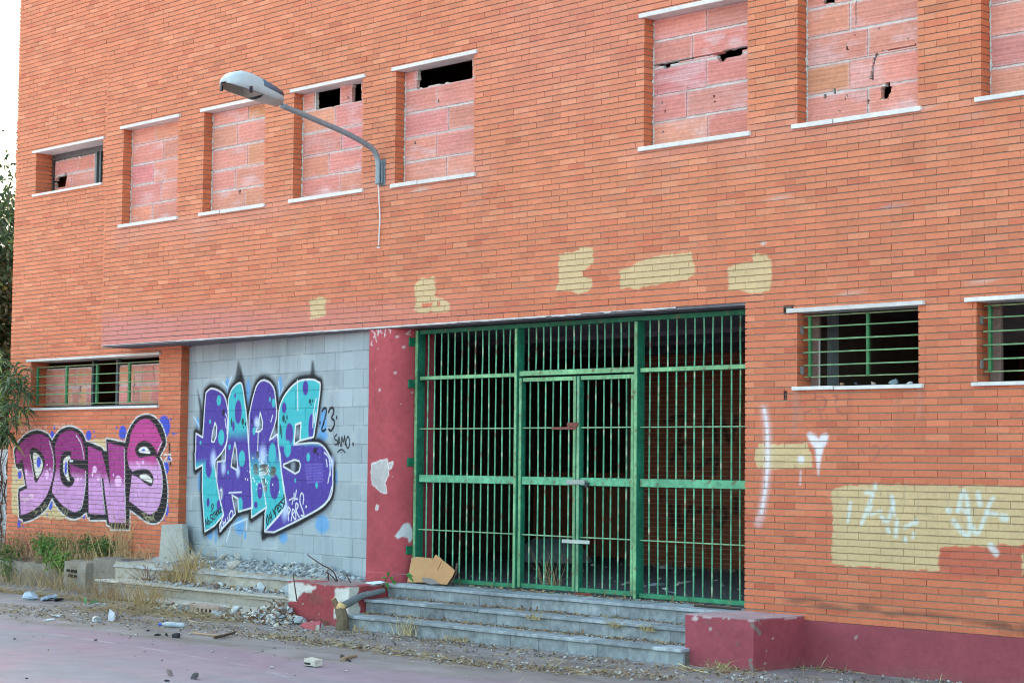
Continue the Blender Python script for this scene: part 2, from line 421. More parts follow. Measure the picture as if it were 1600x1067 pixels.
pf.fill(T(o, s, [(930, 425), (942, 425), (942, 448), (930, 450)]), lin((205, 112, 84)), soft=0.004)
o = (800, 360); s = 3.636
pf.fill(T(o, s, [(265, 140), (340, 125), (390, 100), (460, 95), (462, 190), (400, 235), (405, 265), (450, 280), (455, 320), (430, 350), (380, 360), (340, 345), (250, 345), (265, 290)]), BEIGE, **BE)
pf.fill(T(o, s, [(615, 230), (690, 195), (820, 145), (1015, 125), (1045, 240), (1000, 275), (850, 300), (700, 330), (615, 325)]), BEIGE, **BE)
pf.fill(T(o, s, [(1225, 205), (1370, 178), (1370, 140), (1450, 140), (1475, 190), (1470, 330), (1400, 365), (1330, 360), (1300, 340), (1230, 335)]), BEIGE, **BE)
o = (1140, 600); s = 3.335
pf.fill(T(o, s, [(1092, 850), (1640, 830), (1640, 1000), (1200, 1010), (1092, 968)]), lin((178, 86, 72)), soft=0.03, op=0.6)
pf.fill(T(o, s, [(150, 312), (400, 308), (435, 380), (430, 430), (260, 445), (140, 435), (128, 370)]), BEIGE, **BE)
pf.fill(T(o, s, [(532, 545), (620, 524), (1050, 525), (1300, 530), (1534, 537), (1800, 540), (1800, 850), (1534, 838), (1092, 850), (1092, 968), (900, 965), (530, 940), (536, 700)]), BEIGE, **BE)
pf.fill(T(o, s, [(1526, 880), (1545, 880), (1545, 990), (1524, 990)]), BEIGE, **BE)
o = (1290, 740); s = 5.161; PB = lin((205, 216, 214))
for pl, w in (([(200, 235), (180, 380)], .035), ([(325, 150), (380, 160), (360, 220), (290, 400)], .04), ([(375, 250), (350, 330), (450, 295)], .025), ([(535, 185), (540, 260), (500, 380), (450, 350)], .04),
              ([(535, 200), (555, 330)], .03), ([(575, 380), (565, 500)], .04), ([(640, 430), (700, 400), (735, 380), (730, 400)], .035), ([(710, 480), (705, 510)], .03), ([(640, 520), (645, 540)], .04), ([(500, 440), (510, 470)], .04),
              ([(1070, 300), (1100, 160), (1130, 170), (1155, 330), (1160, 480), (1110, 480), (1030, 380)], .045), ([(1230, 160), (1245, 250)], .05), ([(1350, 200), (1315, 260), (1250, 440), (1215, 480), (1190, 430)], .04), ([(1305, 320), (1380, 325)], .035),
              ([(1060, 290), (1100, 280), (1130, 320)], .02), ([(1330, 580), (1375, 640)], .06), ([(985, 290), (1000, 300)], .05), ([(1430, 350), (1450, 355)], .07), ([(400, 90), (400, 120)], .04)):
    pf.line(smooth(T(o, s, pl)), w, PB, 0.018, 0.75)
for pl in ([(500, 120), (520, 260), (540, 330)], [(740, 170), (745, 250), (725, 380)], [(640, 60), (635, 240)], [(970, 110), (985, 250)], [(1030, 410), (1080, 370), (1140, 420), (1080, 440)], [(760, 320), (880, 350)], [(1170, 300), (1210, 280), (1200, 340)], [(100, 190), (160, 230)]):
    pf.line(smooth(T(o, s, pl)), .014, lin((168, 150, 130)), 0.012, 0.5)
WS = lin((220, 214, 220))
sp = smooth([on_front(*p) for p in ((1194, 640), (1198, 665), (1199, 690), (1199, 730), (1195, 770), (1190, 800), (1185, 816))])
pf.line(sp, 0.085, WS, 0.045, 0.45); pf.line(sp[:26], 0.03, WS, 0.02, 1.0)
o = (1140, 600); s = 3.335
pf.fill(T(o, s, [(402, 262), (420, 250), (450, 268), (465, 285), (480, 262), (505, 255), (515, 275), (505, 310), (488, 335), (470, 420), (462, 475), (455, 420), (445, 335), (418, 300)]), WS, soft=0.022)
pf.spot(T(o, s, [(372, 393)])[0], 0.04, 0.035, WS, 0.5); pf.line(T(o, s, [(370, 455), (368, 522)]), 0.02, WS, 0.012, 0.6)
for pl in ([(440, 75), (470, 65), (500, 80), (490, 130), (460, 130)], [(540, 60), (560, 65), (550, 100)], [(385, 150), (420, 140)], [(470, 150), (480, 185)], [(560, 130), (590, 160)], [(740, 330), (760, 320), (780, 345), (750, 395)], [(800, 330), (825, 320)], [(690, 345), (700, 360)]):
    pf.line(smooth(T(o, s, pl)), .016, lin((110, 70, 80)), 0.014, 0.5)
for a in np.linspace(0, 1, 26):                                          # soot along the lowest courses
    x = 1240 + 360 * a + rng.normal(0, 6); y = 936 + 42 * (x - 1240) / 360 + rng.normal(2, 3)
    pf.spot(on_front(x, y), 0.06 + 0.08 * rng.random(), 0.02 + 0.012 * rng.random(), lin((84, 64, 56)), 0.8, 0.15 + 0.4 * rng.random())
FRONT_FINE = [(-7.6, -6.4, 3.5, 4.0), (-6.4, -2.2, 3.5, 4.25), (-2.6, 0.4, 3.5, 4.25), (0.0, 3.2, 0.5, 2.62), (.3, .7, 3.3, 3.5)]

# ---- magenta letters on the wing wall
pw = Paint(on_wing)
A6 = (20, 640); A7 = (140, 640); K = 5.614
c6 = lambda pts: pw.pts(A6, K, pts); c7 = lambda pts: pw.pts(A7, K, pts)
BLUE = lin((62, 78, 190))
pw.fill(c6([(-10, 470), (40, 500), (110, 660), (60, 940), (-10, 900)]), _BG * 0.93, soft=.01, rough=.03)
pw.fill(c6([(250, 830), (345, 770), (420, 900), (520, 960), (420, 960), (240, 940)]), _BG * 0.93, soft=.01, rough=.03)
pw.fill(c7([(0, 262), (130, 262), (150, 370), (0, 340)]), _BG, soft=.01, rough=.03)
for pl in ([(60, 150), (80, 200), (100, 170), (110, 205)], [(125, 150), (130, 200)], [(150, 165), (160, 130), (180, 190)], [(190, 150), (210, 180), (230, 150)], [(250, 150), (235, 185), (258, 185)], [(275, 150), (300, 140), (280, 165), (298, 180)], [(355, 160), (365, 125), (380, 150), (395, 125), (400, 160)], [(415, 135), (412, 160)], [(440, 160), (430, 130), (455, 130), (445, 160)], [(475, 160), (485, 125), (500, 150), (520, 120)]):
    pw.line(c6(pl), .02, lin((226, 190, 170)), .014, .65)
for q, x, y, rx, ry in ((6, 345, 215, 25, 30), (6, 365, 160, 10, 20), (6, 665, 225, 32, 45), (6, 712, 190, 8, 12), (6, 722, 235, 6, 10), (6, 60, 570, 25, 38), (6, 28, 622, 6, 14), (6, 330, 830, 25, 50), (6, 300, 918, 8, 12), (6, 55, 1000, 20, 40), (6, 92, 1025, 8, 10), (6, 625, 940, 15, 18),
                        (7, 290, 200, 40, 60), (7, 235, 160, 8, 15), (7, 650, 150, 66, 95), (7, 712, 85, 8, 12), (7, 730, 205, 8, 12), (7, 670, 510, 30, 55), (7, 680, 870, 15, 60), (7, 655, 968, 6, 12), (7, 700, 430, 18, 30)):
    c, = (c6 if q == 6 else c7)([(x, y)]); pw.spot(c, rx / K / 74, ry / K / 108, BLUE, .12)
SIL = smooth(c6([(8, 355), (35, 305), (80, 245), (140, 200), (205, 180), (260, 190), (310, 215)]), 4).tolist() + [c6([(345, 270)])[0].tolist()] + \
    smooth(c6([(370, 228), (410, 180), (460, 155), (505, 148), (560, 165), (610, 205), (645, 280)]), 4).tolist() + [p.tolist() for p in c6([(700, 295), (786, 335)])] + \
    [p.tolist() for p in c7([(130, 365), (150, 362), (145, 255), (200, 265), (312, 290)])] + \
    smooth(c7([(316, 270), (335, 200), (370, 130), (420, 70), (490, 45), (550, 55), (600, 95), (645, 170), (670, 260), (668, 310)]), 4).tolist() + [c7([(615, 415)])[0].tolist()] + \
    smooth(c7([(640, 460), (665, 560), (682, 680), (680, 800), (660, 900), (620, 970), (565, 995), (500, 980), (430, 930), (352, 872)]), 4).tolist() + \
    [p.tolist() for p in c7([(350, 1050), (185, 1045), (180, 1020), (150, 1005), (148, 965), (0, 965)])] + [p.tolist() for p in c6([(680, 940), (655, 940), (645, 895)])] + \
    smooth(c6([(600, 935), (550, 955), (490, 945), (430, 900), (380, 840), (345, 770)]), 4).tolist() + smooth(c6([(300, 860), (240, 920), (160, 965), (90, 985)]), 3).tolist() + \
    [p.tolist() for p in c6([(85, 962), (55, 950), (55, 930), (45, 760), (50, 690), (110, 665), (80, 515), (45, 522), (25, 490), (20, 470)])]
pw.fill(SIL, WHITE, .006, .022); pw.fill(SIL, BLACK, .006)
def mag(top, bot, ymid, amp=.09):
    t = lin(top); b = lin(bot)
    def f(u, z):
        zm = ymid + amp * (fbm(u * 5, z * 2, 3) - .5) * 2
        k = sstep(-.10, .08, z - zm)[:, None]
        n = (fbm(u * 9, z * 9, 21)[:, None] - .5) * .35
        return (b * (1 - k) + t * k) * (1 + n)
    return f
zD = c6([(200, 545)])[0][1]; zS = c7([(450, 470)])[0][1]
MG = mag((136, 38, 110), (194, 140, 190), zD); MS = mag((182, 62, 134), (198, 146, 194), zS, .04); MN = mag((158, 55, 128), (195, 140, 192), c7([(100, 590)])[0][1], .12)
pw.fill(smooth(c6([(22, 380), (60, 310), (120, 250), (190, 218), (260, 220), (310, 250), (345, 320), (360, 420), (358, 540), (335, 650), (290, 760), (220, 850), (140, 900), (70, 925)]), 3).tolist() + [p.tolist() for p in c6([(60, 720), (125, 688), (85, 430), (35, 480)])], MG, .006)
pw.fill(smooth(c6([(150, 350), (200, 335), (250, 370), (280, 450), (270, 520), (235, 590), (203, 640), (180, 580), (160, 450)]), 3, True), BLACK, .012)
pw.fill(smooth(c6([(180, 380), (215, 385), (250, 430), (265, 480), (250, 540), (212, 600), (195, 540), (180, 440)]), 3, True), lin((205, 200, 190)), .006)
pw.spot(c6([(228, 460)])[0], 27 / K / 74, 50 / K / 108, BLUE, .1)
pw.line(c6([(150, 390), (165, 470), (185, 590)]), .014, WHITE, .006)
pw.fill(smooth(c6([(370, 330), (400, 240), (450, 195), (510, 182), (560, 200), (605, 260), (630, 350), (635, 440), (640, 560), (632, 720), (605, 830), (560, 895), (500, 880), (430, 830), (370, 760), (345, 710), (360, 620), (380, 500)]), 3, True), MG, .006)
pw.fill(smooth(c6([(430, 390), (470, 360), (508, 365), (512, 400), (500, 440), (505, 560), (540, 605), (530, 650), (490, 680), (440, 650), (415, 580), (412, 480)]), 3, True), BLACK, .012)
pw.fill(c6([(500, 425), (660, 450), (660, 540), (505, 480)]), BLACK, .01)
pw.fill(smooth(c6([(450, 430), (490, 405), (503, 420), (482, 460), (486, 560), (500, 628), (470, 600), (445, 540), (443, 470)]), 3, True), lin((212, 205, 196)), .006)
pw.spot(c6([(465, 510)])[0], 15 / K / 74, 62 / K / 108, BLUE, .1)
pw.line(c6([(500, 425), (503, 450), (525, 448)]), .03, WHITE, .008)
pw.fill(c7([(-14, 315), (105, 370), (182, 680), (160, 290), (305, 325), (315, 995), (170, 985), (118, 600), (100, 600), (130, 920), (-8, 910)]), MN, .006)
SF = smooth(c7([(345, 300), (365, 200), (410, 120), (470, 80), (520, 85), (580, 150), (625, 250), (638, 285)]), 3).tolist() + [p.tolist() for p in c7([(600, 385)])] + smooth(c7([(560, 405), (590, 430), (625, 520), (640, 640), (630, 760), (600, 860), (540, 915), (470, 890), (400, 840), (345, 800)]), 3).tolist() + [p.tolist() for p in c7([(370, 580), (375, 540), (345, 500), (330, 420), (330, 350)])]
pw.fill(SF, MS, .006)
pw.fill(smooth(c7([(400, 340), (430, 290), (480, 268), (540, 300), (592, 380), (560, 402), (500, 410), (440, 420), (405, 380)]), 3, True), BLACK, .012)
pw.fill(smooth(c7([(430, 352), (460, 325), (500, 330), (532, 382), (480, 380), (440, 372)]), 3, True), lin((225, 222, 222)), .006)
pw.spot(c7([(472, 352)])[0], .05, .016, BLUE, .3)
pw.fill(smooth(c7([(368, 545), (450, 520), (520, 530), (560, 590), (555, 650), (530, 670), (480, 640), (420, 590), (368, 570)]), 3, True), BLACK, .01)
pw.fill(smooth(c7([(440, 575), (490, 562), (540, 600), (545, 640), (500, 625), (450, 602)]), 3, True), lin((214, 208, 202)), .006)
for pl in (c6([(318, 275), (345, 360), (358, 450), (355, 540)]), c6([(555, 225), (600, 300), (626, 430)]), c6([(640, 540), (638, 650), (610, 830), (585, 880)]), c7([(305, 345), (309, 700), (315, 985)]), c7([(595, 365), (636, 280)]), c7([(100, 600), (112, 700), (135, 910)]), c7([(590, 430), (625, 520), (638, 650), (628, 760)])):
    pw.line(smooth(pl), .016, WHITE, .006)
PK = lin((226, 176, 222))
for q, x, y, rx, ry in ((6, 118, 550, 12, 28), (6, 300, 570, 22, 42), (6, 302, 483, 8, 10), (6, 325, 518, 8, 13), (6, 570, 610, 14, 26), (6, 600, 600, 9, 16), (7, 45, 525, 25, 32), (7, 250, 625, 38, 48), (7, 210, 570, 8, 15), (7, 75, 605, 16, 16), (7, 25, 565, 10, 22), (7, 415, 465, 6, 18), (7, 468, 460, 10, 20), (7, 430, 490, 8, 22)):
    pw.spot((c6 if q == 6 else c7)([(x, y)])[0], rx / K / 74, ry / K / 108, PK, .12)
for pl in ([(80, 800), (90, 770), (100, 800)], [(110, 800), (120, 765), (135, 790)], [(150, 780), (150, 750), (175, 745)], [(160, 770), (180, 765)]): pw.line(c6(pl), .022, lin((226, 200, 190)), .012, .7)
for pl in ([(700, 300), (702, 390)], [(705, 440), (712, 485)]): pw.line(c7(pl), .04, BLACK, .015)
pw.line(smooth(c7([(650, 405), (668, 390), (682, 405), (672, 425), (655, 450), (688, 450)])), .020, WHITE, .007)
pw.line(smooth(c7([(692, 392), (712, 392), (705, 415), (720, 432), (708, 450), (690, 446)])), .020, WHITE, .007)
for i in range(26):                                                     # scratched scribbles in the black drop shadow
    b6 = [(190, 890), (230, 860), (270, 830), (440, 870), (480, 900)][i % 5]
    p = c6([(b6[0] + rng.normal(0, 16), b6[1] + rng.normal(0, 12))])[0] if i % 2 else c7([(520 + rng.normal(0, 40), 950 + rng.normal(0, 14))])[0]
    pw.line([p, p + rng.normal(0, .05, 2), p + rng.normal(0, .05, 2)], .010, lin((190, 180, 140)), .006, .6)
WING_FINE = [(-15.2, -10.6, 0.55, 2.62)]

# ---- purple and turquoise letters on the block infill
pb = Paint(on_inf)
C8 = (295, 570); E1 = (400, 570); E2 = (295, 700); E3 = (400, 700); KA = 7.112; KB = 6.669
c8 = lambda p: pb.pts(C8, KA, p); e1 = lambda p: pb.pts(E1, KA, p); e2 = lambda p: pb.pts(E2, KA, p); e3 = lambda p: pb.pts(E3, KB, p)
PUR = lin((78, 60, 146)); TUR = lin((64, 172, 180)); SKY = lin((92, 152, 204)); OFF = lin((212, 214, 218))
def gradc(a, b, zmid, w=.1):
    def f(u, z):
        k = sstep(-w, w, z - zmid + .06 * (fbm(u * 4, z * 4, 9) - .5))[:, None]
        return (b * (1 - k) + a * k) * (1 + .14 * (fbm(u * 7, z * 7, 31)[:, None] - .5))
    return f
GREY0 = lin((156, 167, 174))
pb.fill(c8([(-20, 480), (60, 560), (70, 1067), (-20, 1067)]), lin((170, 172, 172)), .05, op=.4)
for q, x, y, rx, ry in ((c8, 660, 300, 34, 150), (c8, 430, 230, 30, 90), (e1, 265, 250, 34, 120), (e1, 745, 640, 50, 150), (e1, 740, 790, 70, 50), (e2, 120, 370, 26, 110), (e2, 300, 960, 18, 100), (e2, 235, 960, 45, 60), (e2, 565, 860, 70, 100), (e2, 625, 965, 18, 46), (e3, 690, 790, 90, 95), (e3, 285, 930, 55, 60), (e3, 835, 300, 20, 80), (c8, 100, 640, 22, 60)):
    pb.spot(q([(x, y)])[0], rx / 7.0 / 80, ry / 7.0 / 118, SKY, .3, .85)
for pl in (c8([(375, 185), (430, 260), (475, 130)]), c8([(430, 260), (432, 320)]), e2([(470, 860), (650, 780)]), e2([(470, 860), (420, 1030)]), e2([(650, 780), (640, 900)]), e1([(250, 190), (262, 350), (300, 260)]), c8([(60, 580), (120, 690)])): pb.line(pl, .022, lin((200, 222, 240)), .012, .8)
LP = [smooth(c8([(190, 310), (225, 275), (260, 262), (330, 285), (390, 340), (425, 450), (440, 570), (438, 720), (415, 870), (370, 970), (290, 1060)]), 3).tolist() + [p.tolist() for p in e2([(290, 200), (310, 400), (345, 560), (385, 740), (285, 860), (180, 925), (160, 640), (150, 480), (153, 185), (75, 230), (68, 60)])] + [p.tolist() for p in c8([(75, 960), (80, 760), (155, 805), (170, 560)])],
      smooth(c8([(440, 390), (470, 290), (520, 225), (570, 200), (595, 240), (620, 400), (645, 600), (660, 850)]), 3).tolist() + [p.tolist() for p in e2([(670, 50), (690, 350), (710, 660), (550, 705), (545, 560), (478, 520), (518, 730), (345, 925), (345, 850), (388, 740), (330, 500), (310, 370), (315, 150), (405, 140), (408, 0)])] + [p.tolist() for p in c8([(425, 850), (440, 600)])],
      smooth(c8([(672, 560), (700, 420), (750, 240), (800, 178)]), 3).tolist() + smooth(e1([(90, 168), (150, 195), (200, 270), (220, 400), (228, 560), (200, 690)]), 3).tolist() + [p.tolist() for p in e1([(150, 835), (235, 770), (250, 900), (262, 1060)])] + [p.tolist() for p in e3([(250, 120), (280, 380), (315, 605), (240, 690), (90, 865), (92, 690), (110, 610)])] + [p.tolist() for p in e2([(865, 655), (695, 770), (700, 600), (690, 350), (668, 0)])] + [p.tolist() for p in c8([(665, 900)])],
      smooth(e1([(250, 560), (260, 480), (300, 370), (370, 270), (460, 190), (540, 165), (640, 165), (690, 190), (715, 225), (690, 460), (640, 800)]), 3).tolist() + [p.tolist() for p in e1([(490, 840), (500, 640), (440, 665), (420, 885)])] + smooth(e1([(560, 870), (690, 870), (760, 920), (810, 1000), (835, 1060)]), 3).tolist() + smooth(e3([(800, 170), (800, 350), (785, 480), (740, 560), (660, 630), (400, 770), (185, 875)]), 3).tolist() + [p.tolist() for p in e3([(90, 870), (240, 700), (315, 600), (300, 470), (265, 250), (250, 60)])] + [p.tolist() for p in e1([(245, 900), (245, 700)])]]
for pl in LP: pb.fill(pl, BLACK, .07, .075, .8)
for pl in LP: pb.fill(pl, BLACK, .025, .06)
for pl in (c8([(545, -30), (560, -30), (600, 170), (510, 170)]), c8([(575, 10), (620, 190), (560, 190)]), c8([(95, 280), (130, 380), (165, 560), (150, 800), (120, 760), (118, 480)]), e1([(620, -40), (640, -40), (665, 140), (600, 140)]), e3([(55, 860), (240, 880), (90, 930), (70, 970)]), e2([(820, 900), (830, 1020), (850, 1020), (889, 940)])): pb.fill(pl, BLACK, .035, 0, .85)
for pl in (e3([(60, 860), (185, 880), (400, 780), (660, 640), (760, 560), (700, 650), (420, 820), (120, 920), (60, 960)]), e2([(160, 900), (180, 930), (290, 870), (250, 930), (180, 965)]), e2([(330, 1000), (345, 925), (520, 730), (540, 710), (710, 665), (700, 690), (540, 760), (345, 975)]), e2([(690, 830), (695, 770), (865, 660), (870, 690)]), e2([(65, 300), (70, 235), (155, 185), (150, 215)])): pb.fill(pl, BLACK, .018)
pb.fill(LP[0], gradc(PUR, TUR, e2([(200, 170)])[0][1], .08), .008)
pb.fill(LP[1], gradc(TUR, PUR, c8([(560, 770)])[0][1], .12), .008)
pb.fill(LP[2], gradc(PUR, TUR, e3([(100, 130)])[0][1], .16), .008)
pb.fill(LP[3], gradc(TUR, PUR, e1([(500, 890)])[0][1], .03), .008)
for q, x, y, rx, ry, c in ((c8, 333, 395, 24, 58, TUR), (c8, 360, 805, 33, 88, TUR), (c8, 130, 865, 11, 26, TUR), (c8, 235, 630, 11, 25, TUR), (e2, 222, 210, 36, 122, PUR), (e2, 215, 602, 16, 50, PUR), (e2, 330, 630, 20, 60, PUR),
                           (c8, 550, 522, 38, 136, PUR), (c8, 515, 340, 10, 28, PUR), (c8, 495, 680, 14, 60, PUR), (c8, 590, 1040, 35, 90, TUR), (c8, 453, 912, 13, 35, TUR), (e2, 572, 630, 28, 84, TUR), (e2, 437, 270, 8, 24, TUR),
                           (c8, 725, 732, 17, 45, TUR), (e1, 155, 385, 10, 28, TUR), (e1, 195, 422, 19, 50, TUR), (e1, 180, 985, 40, 115, TUR), (e3, 192, 400, 50, 130, PUR), (e3, 40, 440, 28, 88, PUR), (e3, -2, 590, 18, 36, PUR),
                           (e1, 550, 255, 32, 80, PUR), (e1, 312, 477, 26, 60, PUR), (e1, 370, 770, 43, 122, PUR), (e1, 612, 690, 30, 140, PUR), (e1, 350, 930, 40, 92, TUR), (e1, 580, 1025, 20, 46, TUR), (e3, 632, 385, 13, 33, TUR), (e3, 408, 335, 8, 22, TUR)):
    k = 7.1 if q in (c8, e1, e2) else 6.67
    u = q([(x, y)])[0]; un = q([(x + rx, y)])[0]; pb.spot(u, abs(un[0] - u[0]), ry / k / 119, c, .10)
for q, x, y, rx, ry in ((e1, 600, 405, 14, 25), (e1, 628, 400, 7, 18), (e1, 612, 440, 7, 12), (e1, 305, 595, 15, 40), (e1, 345, 585, 9, 28), (e1, 327, 632, 7, 18), (e1, 655, 950, 22, 32), (e1, 683, 930, 6, 14), (e1, 685, 990, 8, 18), (c8, 600, 630, 14, 40), (c8, 632, 655, 9, 22), (c8, 605, 690, 6, 15), (c8, 385, 530, 15, 40), (c8, 475, 640, 8, 50), (c8, 700, 630, 8, 40), (e1, 270, 720, 8, 60), (e1, 285, 760, 6, 60)):
    u = q([(x, y)])[0]; un = q([(x + rx, y)])[0]; pb.spot(u, abs(un[0] - u[0]), ry / 7.1 / 119, BLACK, .25, .9)
GR = gradc(BLACK, lin((120, 130, 145)), -9, 1)
CNT = [c8([(290, 640), (308, 690), (305, 790), (280, 855), (252, 850), (262, 760)]), c8([(512, 862), (530, 950)]) + e2([(545, 250), (470, 205), (480, 120)]), c8([(795, 530), (822, 640), (815, 710), (785, 740), (745, 742), (770, 680)]), e3([(288, 168), (400, 120), (450, 135), (465, 180), (450, 240), (410, 265), (350, 230), (285, 190)]), e1([(440, 665), (500, 640), (490, 840), (425, 880)]), e1([(150, 835), (225, 690), (237, 770)]), e2([(478, 520), (545, 530), (548, 700), (520, 720)]), e2([(345, 480), (365, 465), (365, 560)]), e2([(410, 0), (330, 140), (390, 200), (405, 130)])]
for pl in CNT: pb.fill(pl, lin((40, 42, 54)), .008); pb.spot(np.mean(pl, 0), .05, .07, lin((150, 160, 175)), .8, .7)
for pl, cl in [(l, True) for l in LP] + [(CNT[0], True), (CNT[1], True), (CNT[2], True), (CNT[3], True), (CNT[4], True)]:
    pb.line(pl, .022, OFF, .007, 1, cl)
for pl in (e2([(445, 495), (585, 488)]), e2([(345, 470), (365, 462), (365, 560)]), c8([(772, 745), (765, 960)]), c8([(410, 545), (430, 610), (420, 760)]), c8([(405, 600), (415, 700)]), e1([(185, 560), (165, 630)]), e1([(670, 375), (640, 520), (630, 690)]), e1([(460, 170), (465, 505)]), e1([(660, 530), (645, 640)]), e3([(710, 45), (760, 110), (775, 280)]), e3([(730, 120), (742, 190)]), e3([(770, 250), (748, 360)]), e3([(640, 640), (740, 550), (790, 400)]), e3([(110, 600), (75, 420), (40, 250)]), e3([(150, 800), (230, 715)])):
    pb.line(smooth(pl), .018, OFF, .008)
for q, x, y, r in ((e1, 75, 1010, .11), (e2, 270, 120, .09), (e2, 385, 220, .07), (e2, 545, 260, .06), (e3, 300, 650, .10), (e1, 20, 650, .06), (e3, 790, 150, .06), (c8, 750, 640, .06)):
    pb.spot(q([(x, y)])[0], r * .7, r, lin((190, 205, 245)), .95, .85)
for i in range(7):
    y = 165 + i * 30; pb.line(e3([(510 + i * 4, y + 10), (690, y)]), .02, lin((120, 104, 190)), .012, .6)
def strokes(fn, segs, w, col):
    for sg in segs: pb.line(smooth(fn(sg)) if len(sg) > 2 else fn(sg), w, col, .006)
strokes(e1, [[(735, 515), (755, 482), (778, 490), (775, 560), (752, 640), (732, 710), (745, 735), (775, 715)], [(805, 525), (825, 482), (855, 482), (862, 530), (840, 590), (868, 620), (865, 680), (835, 732), (810, 715)]], .032, BLACK)
for x, y in ((710, 645), (895, 585), (1078, 880)): pb.spot(e1([(x, y)])[0], .016, .026, BLACK, .3)
strokes(e1, [[(897, 775), (875, 800), (882, 832), (906, 845), (900, 882), (874, 882)], [(912, 900), (922, 800), (938, 900)], [(914, 862), (934, 862)], [(950, 905), (955, 800), (970, 860), (986, 790), (992, 890)], [(1020, 795), (1000, 850), (1010, 915), (1030, 915), (1042, 850), (1025, 795)], [(908, 968), (935, 942), (965, 946), (988, 972)]], .022, BLACK)
pb.spot(e1([(942, 972)])[0], .014, .01, BLACK, .4)
# OH YESS! / small tags
strokes(e3, [[(115, 700), (108, 760), (120, 795), (130, 740), (115, 700)], [(138, 690), (150, 770)], [(152, 665), (166, 745)], [(143, 730), (160, 710)], [(175, 640), (190, 680)], [(205, 610), (195, 650), (205, 715)], [(225, 595), (215, 600), (232, 660), (245, 650)], [(220, 630), (236, 620)], [(255, 560), (232, 590), (262, 610), (248, 650)], [(282, 530), (258, 560), (288, 580), (276, 625)], [(288, 490), (296, 560)], [(298, 575), (300, 585)]], .024, BLACK)
strokes(e2, [[(190, 862), (186, 790), (206, 850), (208, 770)], [(222, 800), (216, 830), (228, 845), (236, 815), (222, 800)], [(262, 735), (244, 740), (240, 770), (262, 785), (258, 815), (240, 820)], [(282, 715), (270, 740), (270, 780), (284, 790)], [(290, 700), (292, 780)], [(290, 740), (304, 728)], [(304, 685), (306, 762)], [(318, 690), (312, 725), (322, 745), (328, 710), (318, 690)], [(338, 672), (332, 705), (342, 725), (348, 690), (338, 672)], [(352, 650), (354, 712), (368, 700)], [(262, 620), (252, 645), (264, 670), (276, 640), (262, 620)], [(262, 672), (256, 700)], [(360, 655), (362, 662)]], .020, BLACK)
strokes(e2, [[(356, 835), (364, 890)], [(350, 842), (362, 826)], [(358, 895), (374, 878)], [(380, 812), (388, 866), (402, 850)], [(384, 838), (398, 822)], [(408, 790), (414, 842), (430, 828)], [(434, 768), (440, 822)], [(450, 738), (460, 800), (488, 762), (488, 710), (470, 695), (450, 738)]], .020, OFF)
strokes(e3, [[(340, 750), (330, 620), (355, 640), (340, 680)], [(370, 750), (378, 640), (402, 660), (378, 690), (405, 740)], [(385, 540), (375, 580)], [(415, 740), (415, 580), (440, 600), (420, 650), (450, 720)], [(490, 580), (495, 500), (470, 470), (458, 560), (500, 690), (470, 700)], [(345, 540), (385, 520), (430, 530)], [(395, 470), (400, 540)], [(420, 440), (410, 500)]], .020, OFF)
pb.spot(e3([(522, 608)])[0], .018, .016, OFF, .3)

# ================================================================== GENERIC SHAPES
WLOC = {}
def link(o, parent=None):                                               # children keep their world coordinates
    COL.objects.link(o)
    loc = Vector(o.location)
    if parent is not None:
        o.parent = parent; o.matrix_parent_inverse = Matrix.Translation(-WLOC.get(parent.name, Vector()))
        if o.type == 'EMPTY': loc = Vector(o.location)
    WLOC[o.name] = loc
    return o
def painted_box(mb, lo, hi, res, col, noise=0.004, faces='fblrtu', nscale=6):
    """a box whose faces are fine grids, so that colour patches and an uneven surface can be given to it"""
    (x0, y0, z0), (x1, y1, z1) = lo, hi
    n = lambda a, b: np.linspace(a, b, max(2, int(round(abs(b - a) / res)) + 1))
    def disp(P):
        if not noise: return P
        P = np.asarray(P)
        dx = (fbm(P[:, 1] * nscale + 3.1, P[:, 2] * nscale + P[:, 0] * 2.3, 41) - .5) * 2 * noise
        dy = (fbm(P[:, 0] * nscale + 7.7, P[:, 2] * nscale + P[:, 1] * 2.1, 43) - .5) * 2 * noise
        dz = (fbm(P[:, 0] * nscale + 1.3, P[:, 1] * nscale + P[:, 2] * 1.9, 47) - .5) * 2 * noise
        return P + np.stack([dx, dy, dz], -1)
    def face(us, vs, f):
        U, V = np.meshgrid(us, vs, indexing='ij'); P = f(U.ravel(), V.ravel()); nv = len(vs)
        i = np.arange(len(us) - 1)[:, None] * nv + np.arange(nv - 1)[None, :]
        F = np.stack([i, i + nv, i + nv + 1, i + 1], -1).reshape(-1, 4)
        mb.add(disp(P), F, col(P) if callable(col) else col)
    c = lambda a, u: np.full_like(u, a)
    if 'f' in faces: face(n(x0, x1), n(z0, z1), lambda u, v: np.stack([u, c(y0, u), v], -1))
    if 'b' in faces: face(n(x1, x0), n(z0, z1), lambda u, v: np.stack([u, c(y1, u), v], -1))
    if 'r' in faces: face(n(y0, y1), n(z0, z1), lambda u, v: np.stack([c(x1, u), u, v], -1))
    if 'l' in faces: face(n(y1, y0), n(z0, z1), lambda u, v: np.stack([c(x0, u), u, v], -1))
    if 't' in faces: face(n(x0, x1), n(y0, y1), lambda u, v: np.stack([u, v, c(z1, u)], -1))
    if 'u' in faces: face(n(x0, x1), n(y1, y0), lambda u, v: np.stack([u, v, c(z0, u)], -1))
_t = (1 + 5 ** .5) / 2
_bm = bmesh.new(); bmesh.ops.create_icosphere(_bm, subdivisions=2, radius=1.0)
ICO_V = np.array([v.co[:] for v in _bm.verts]); ICO_F = [tuple(v.index for v in f.verts) for f in _bm.faces]; _bm.free()
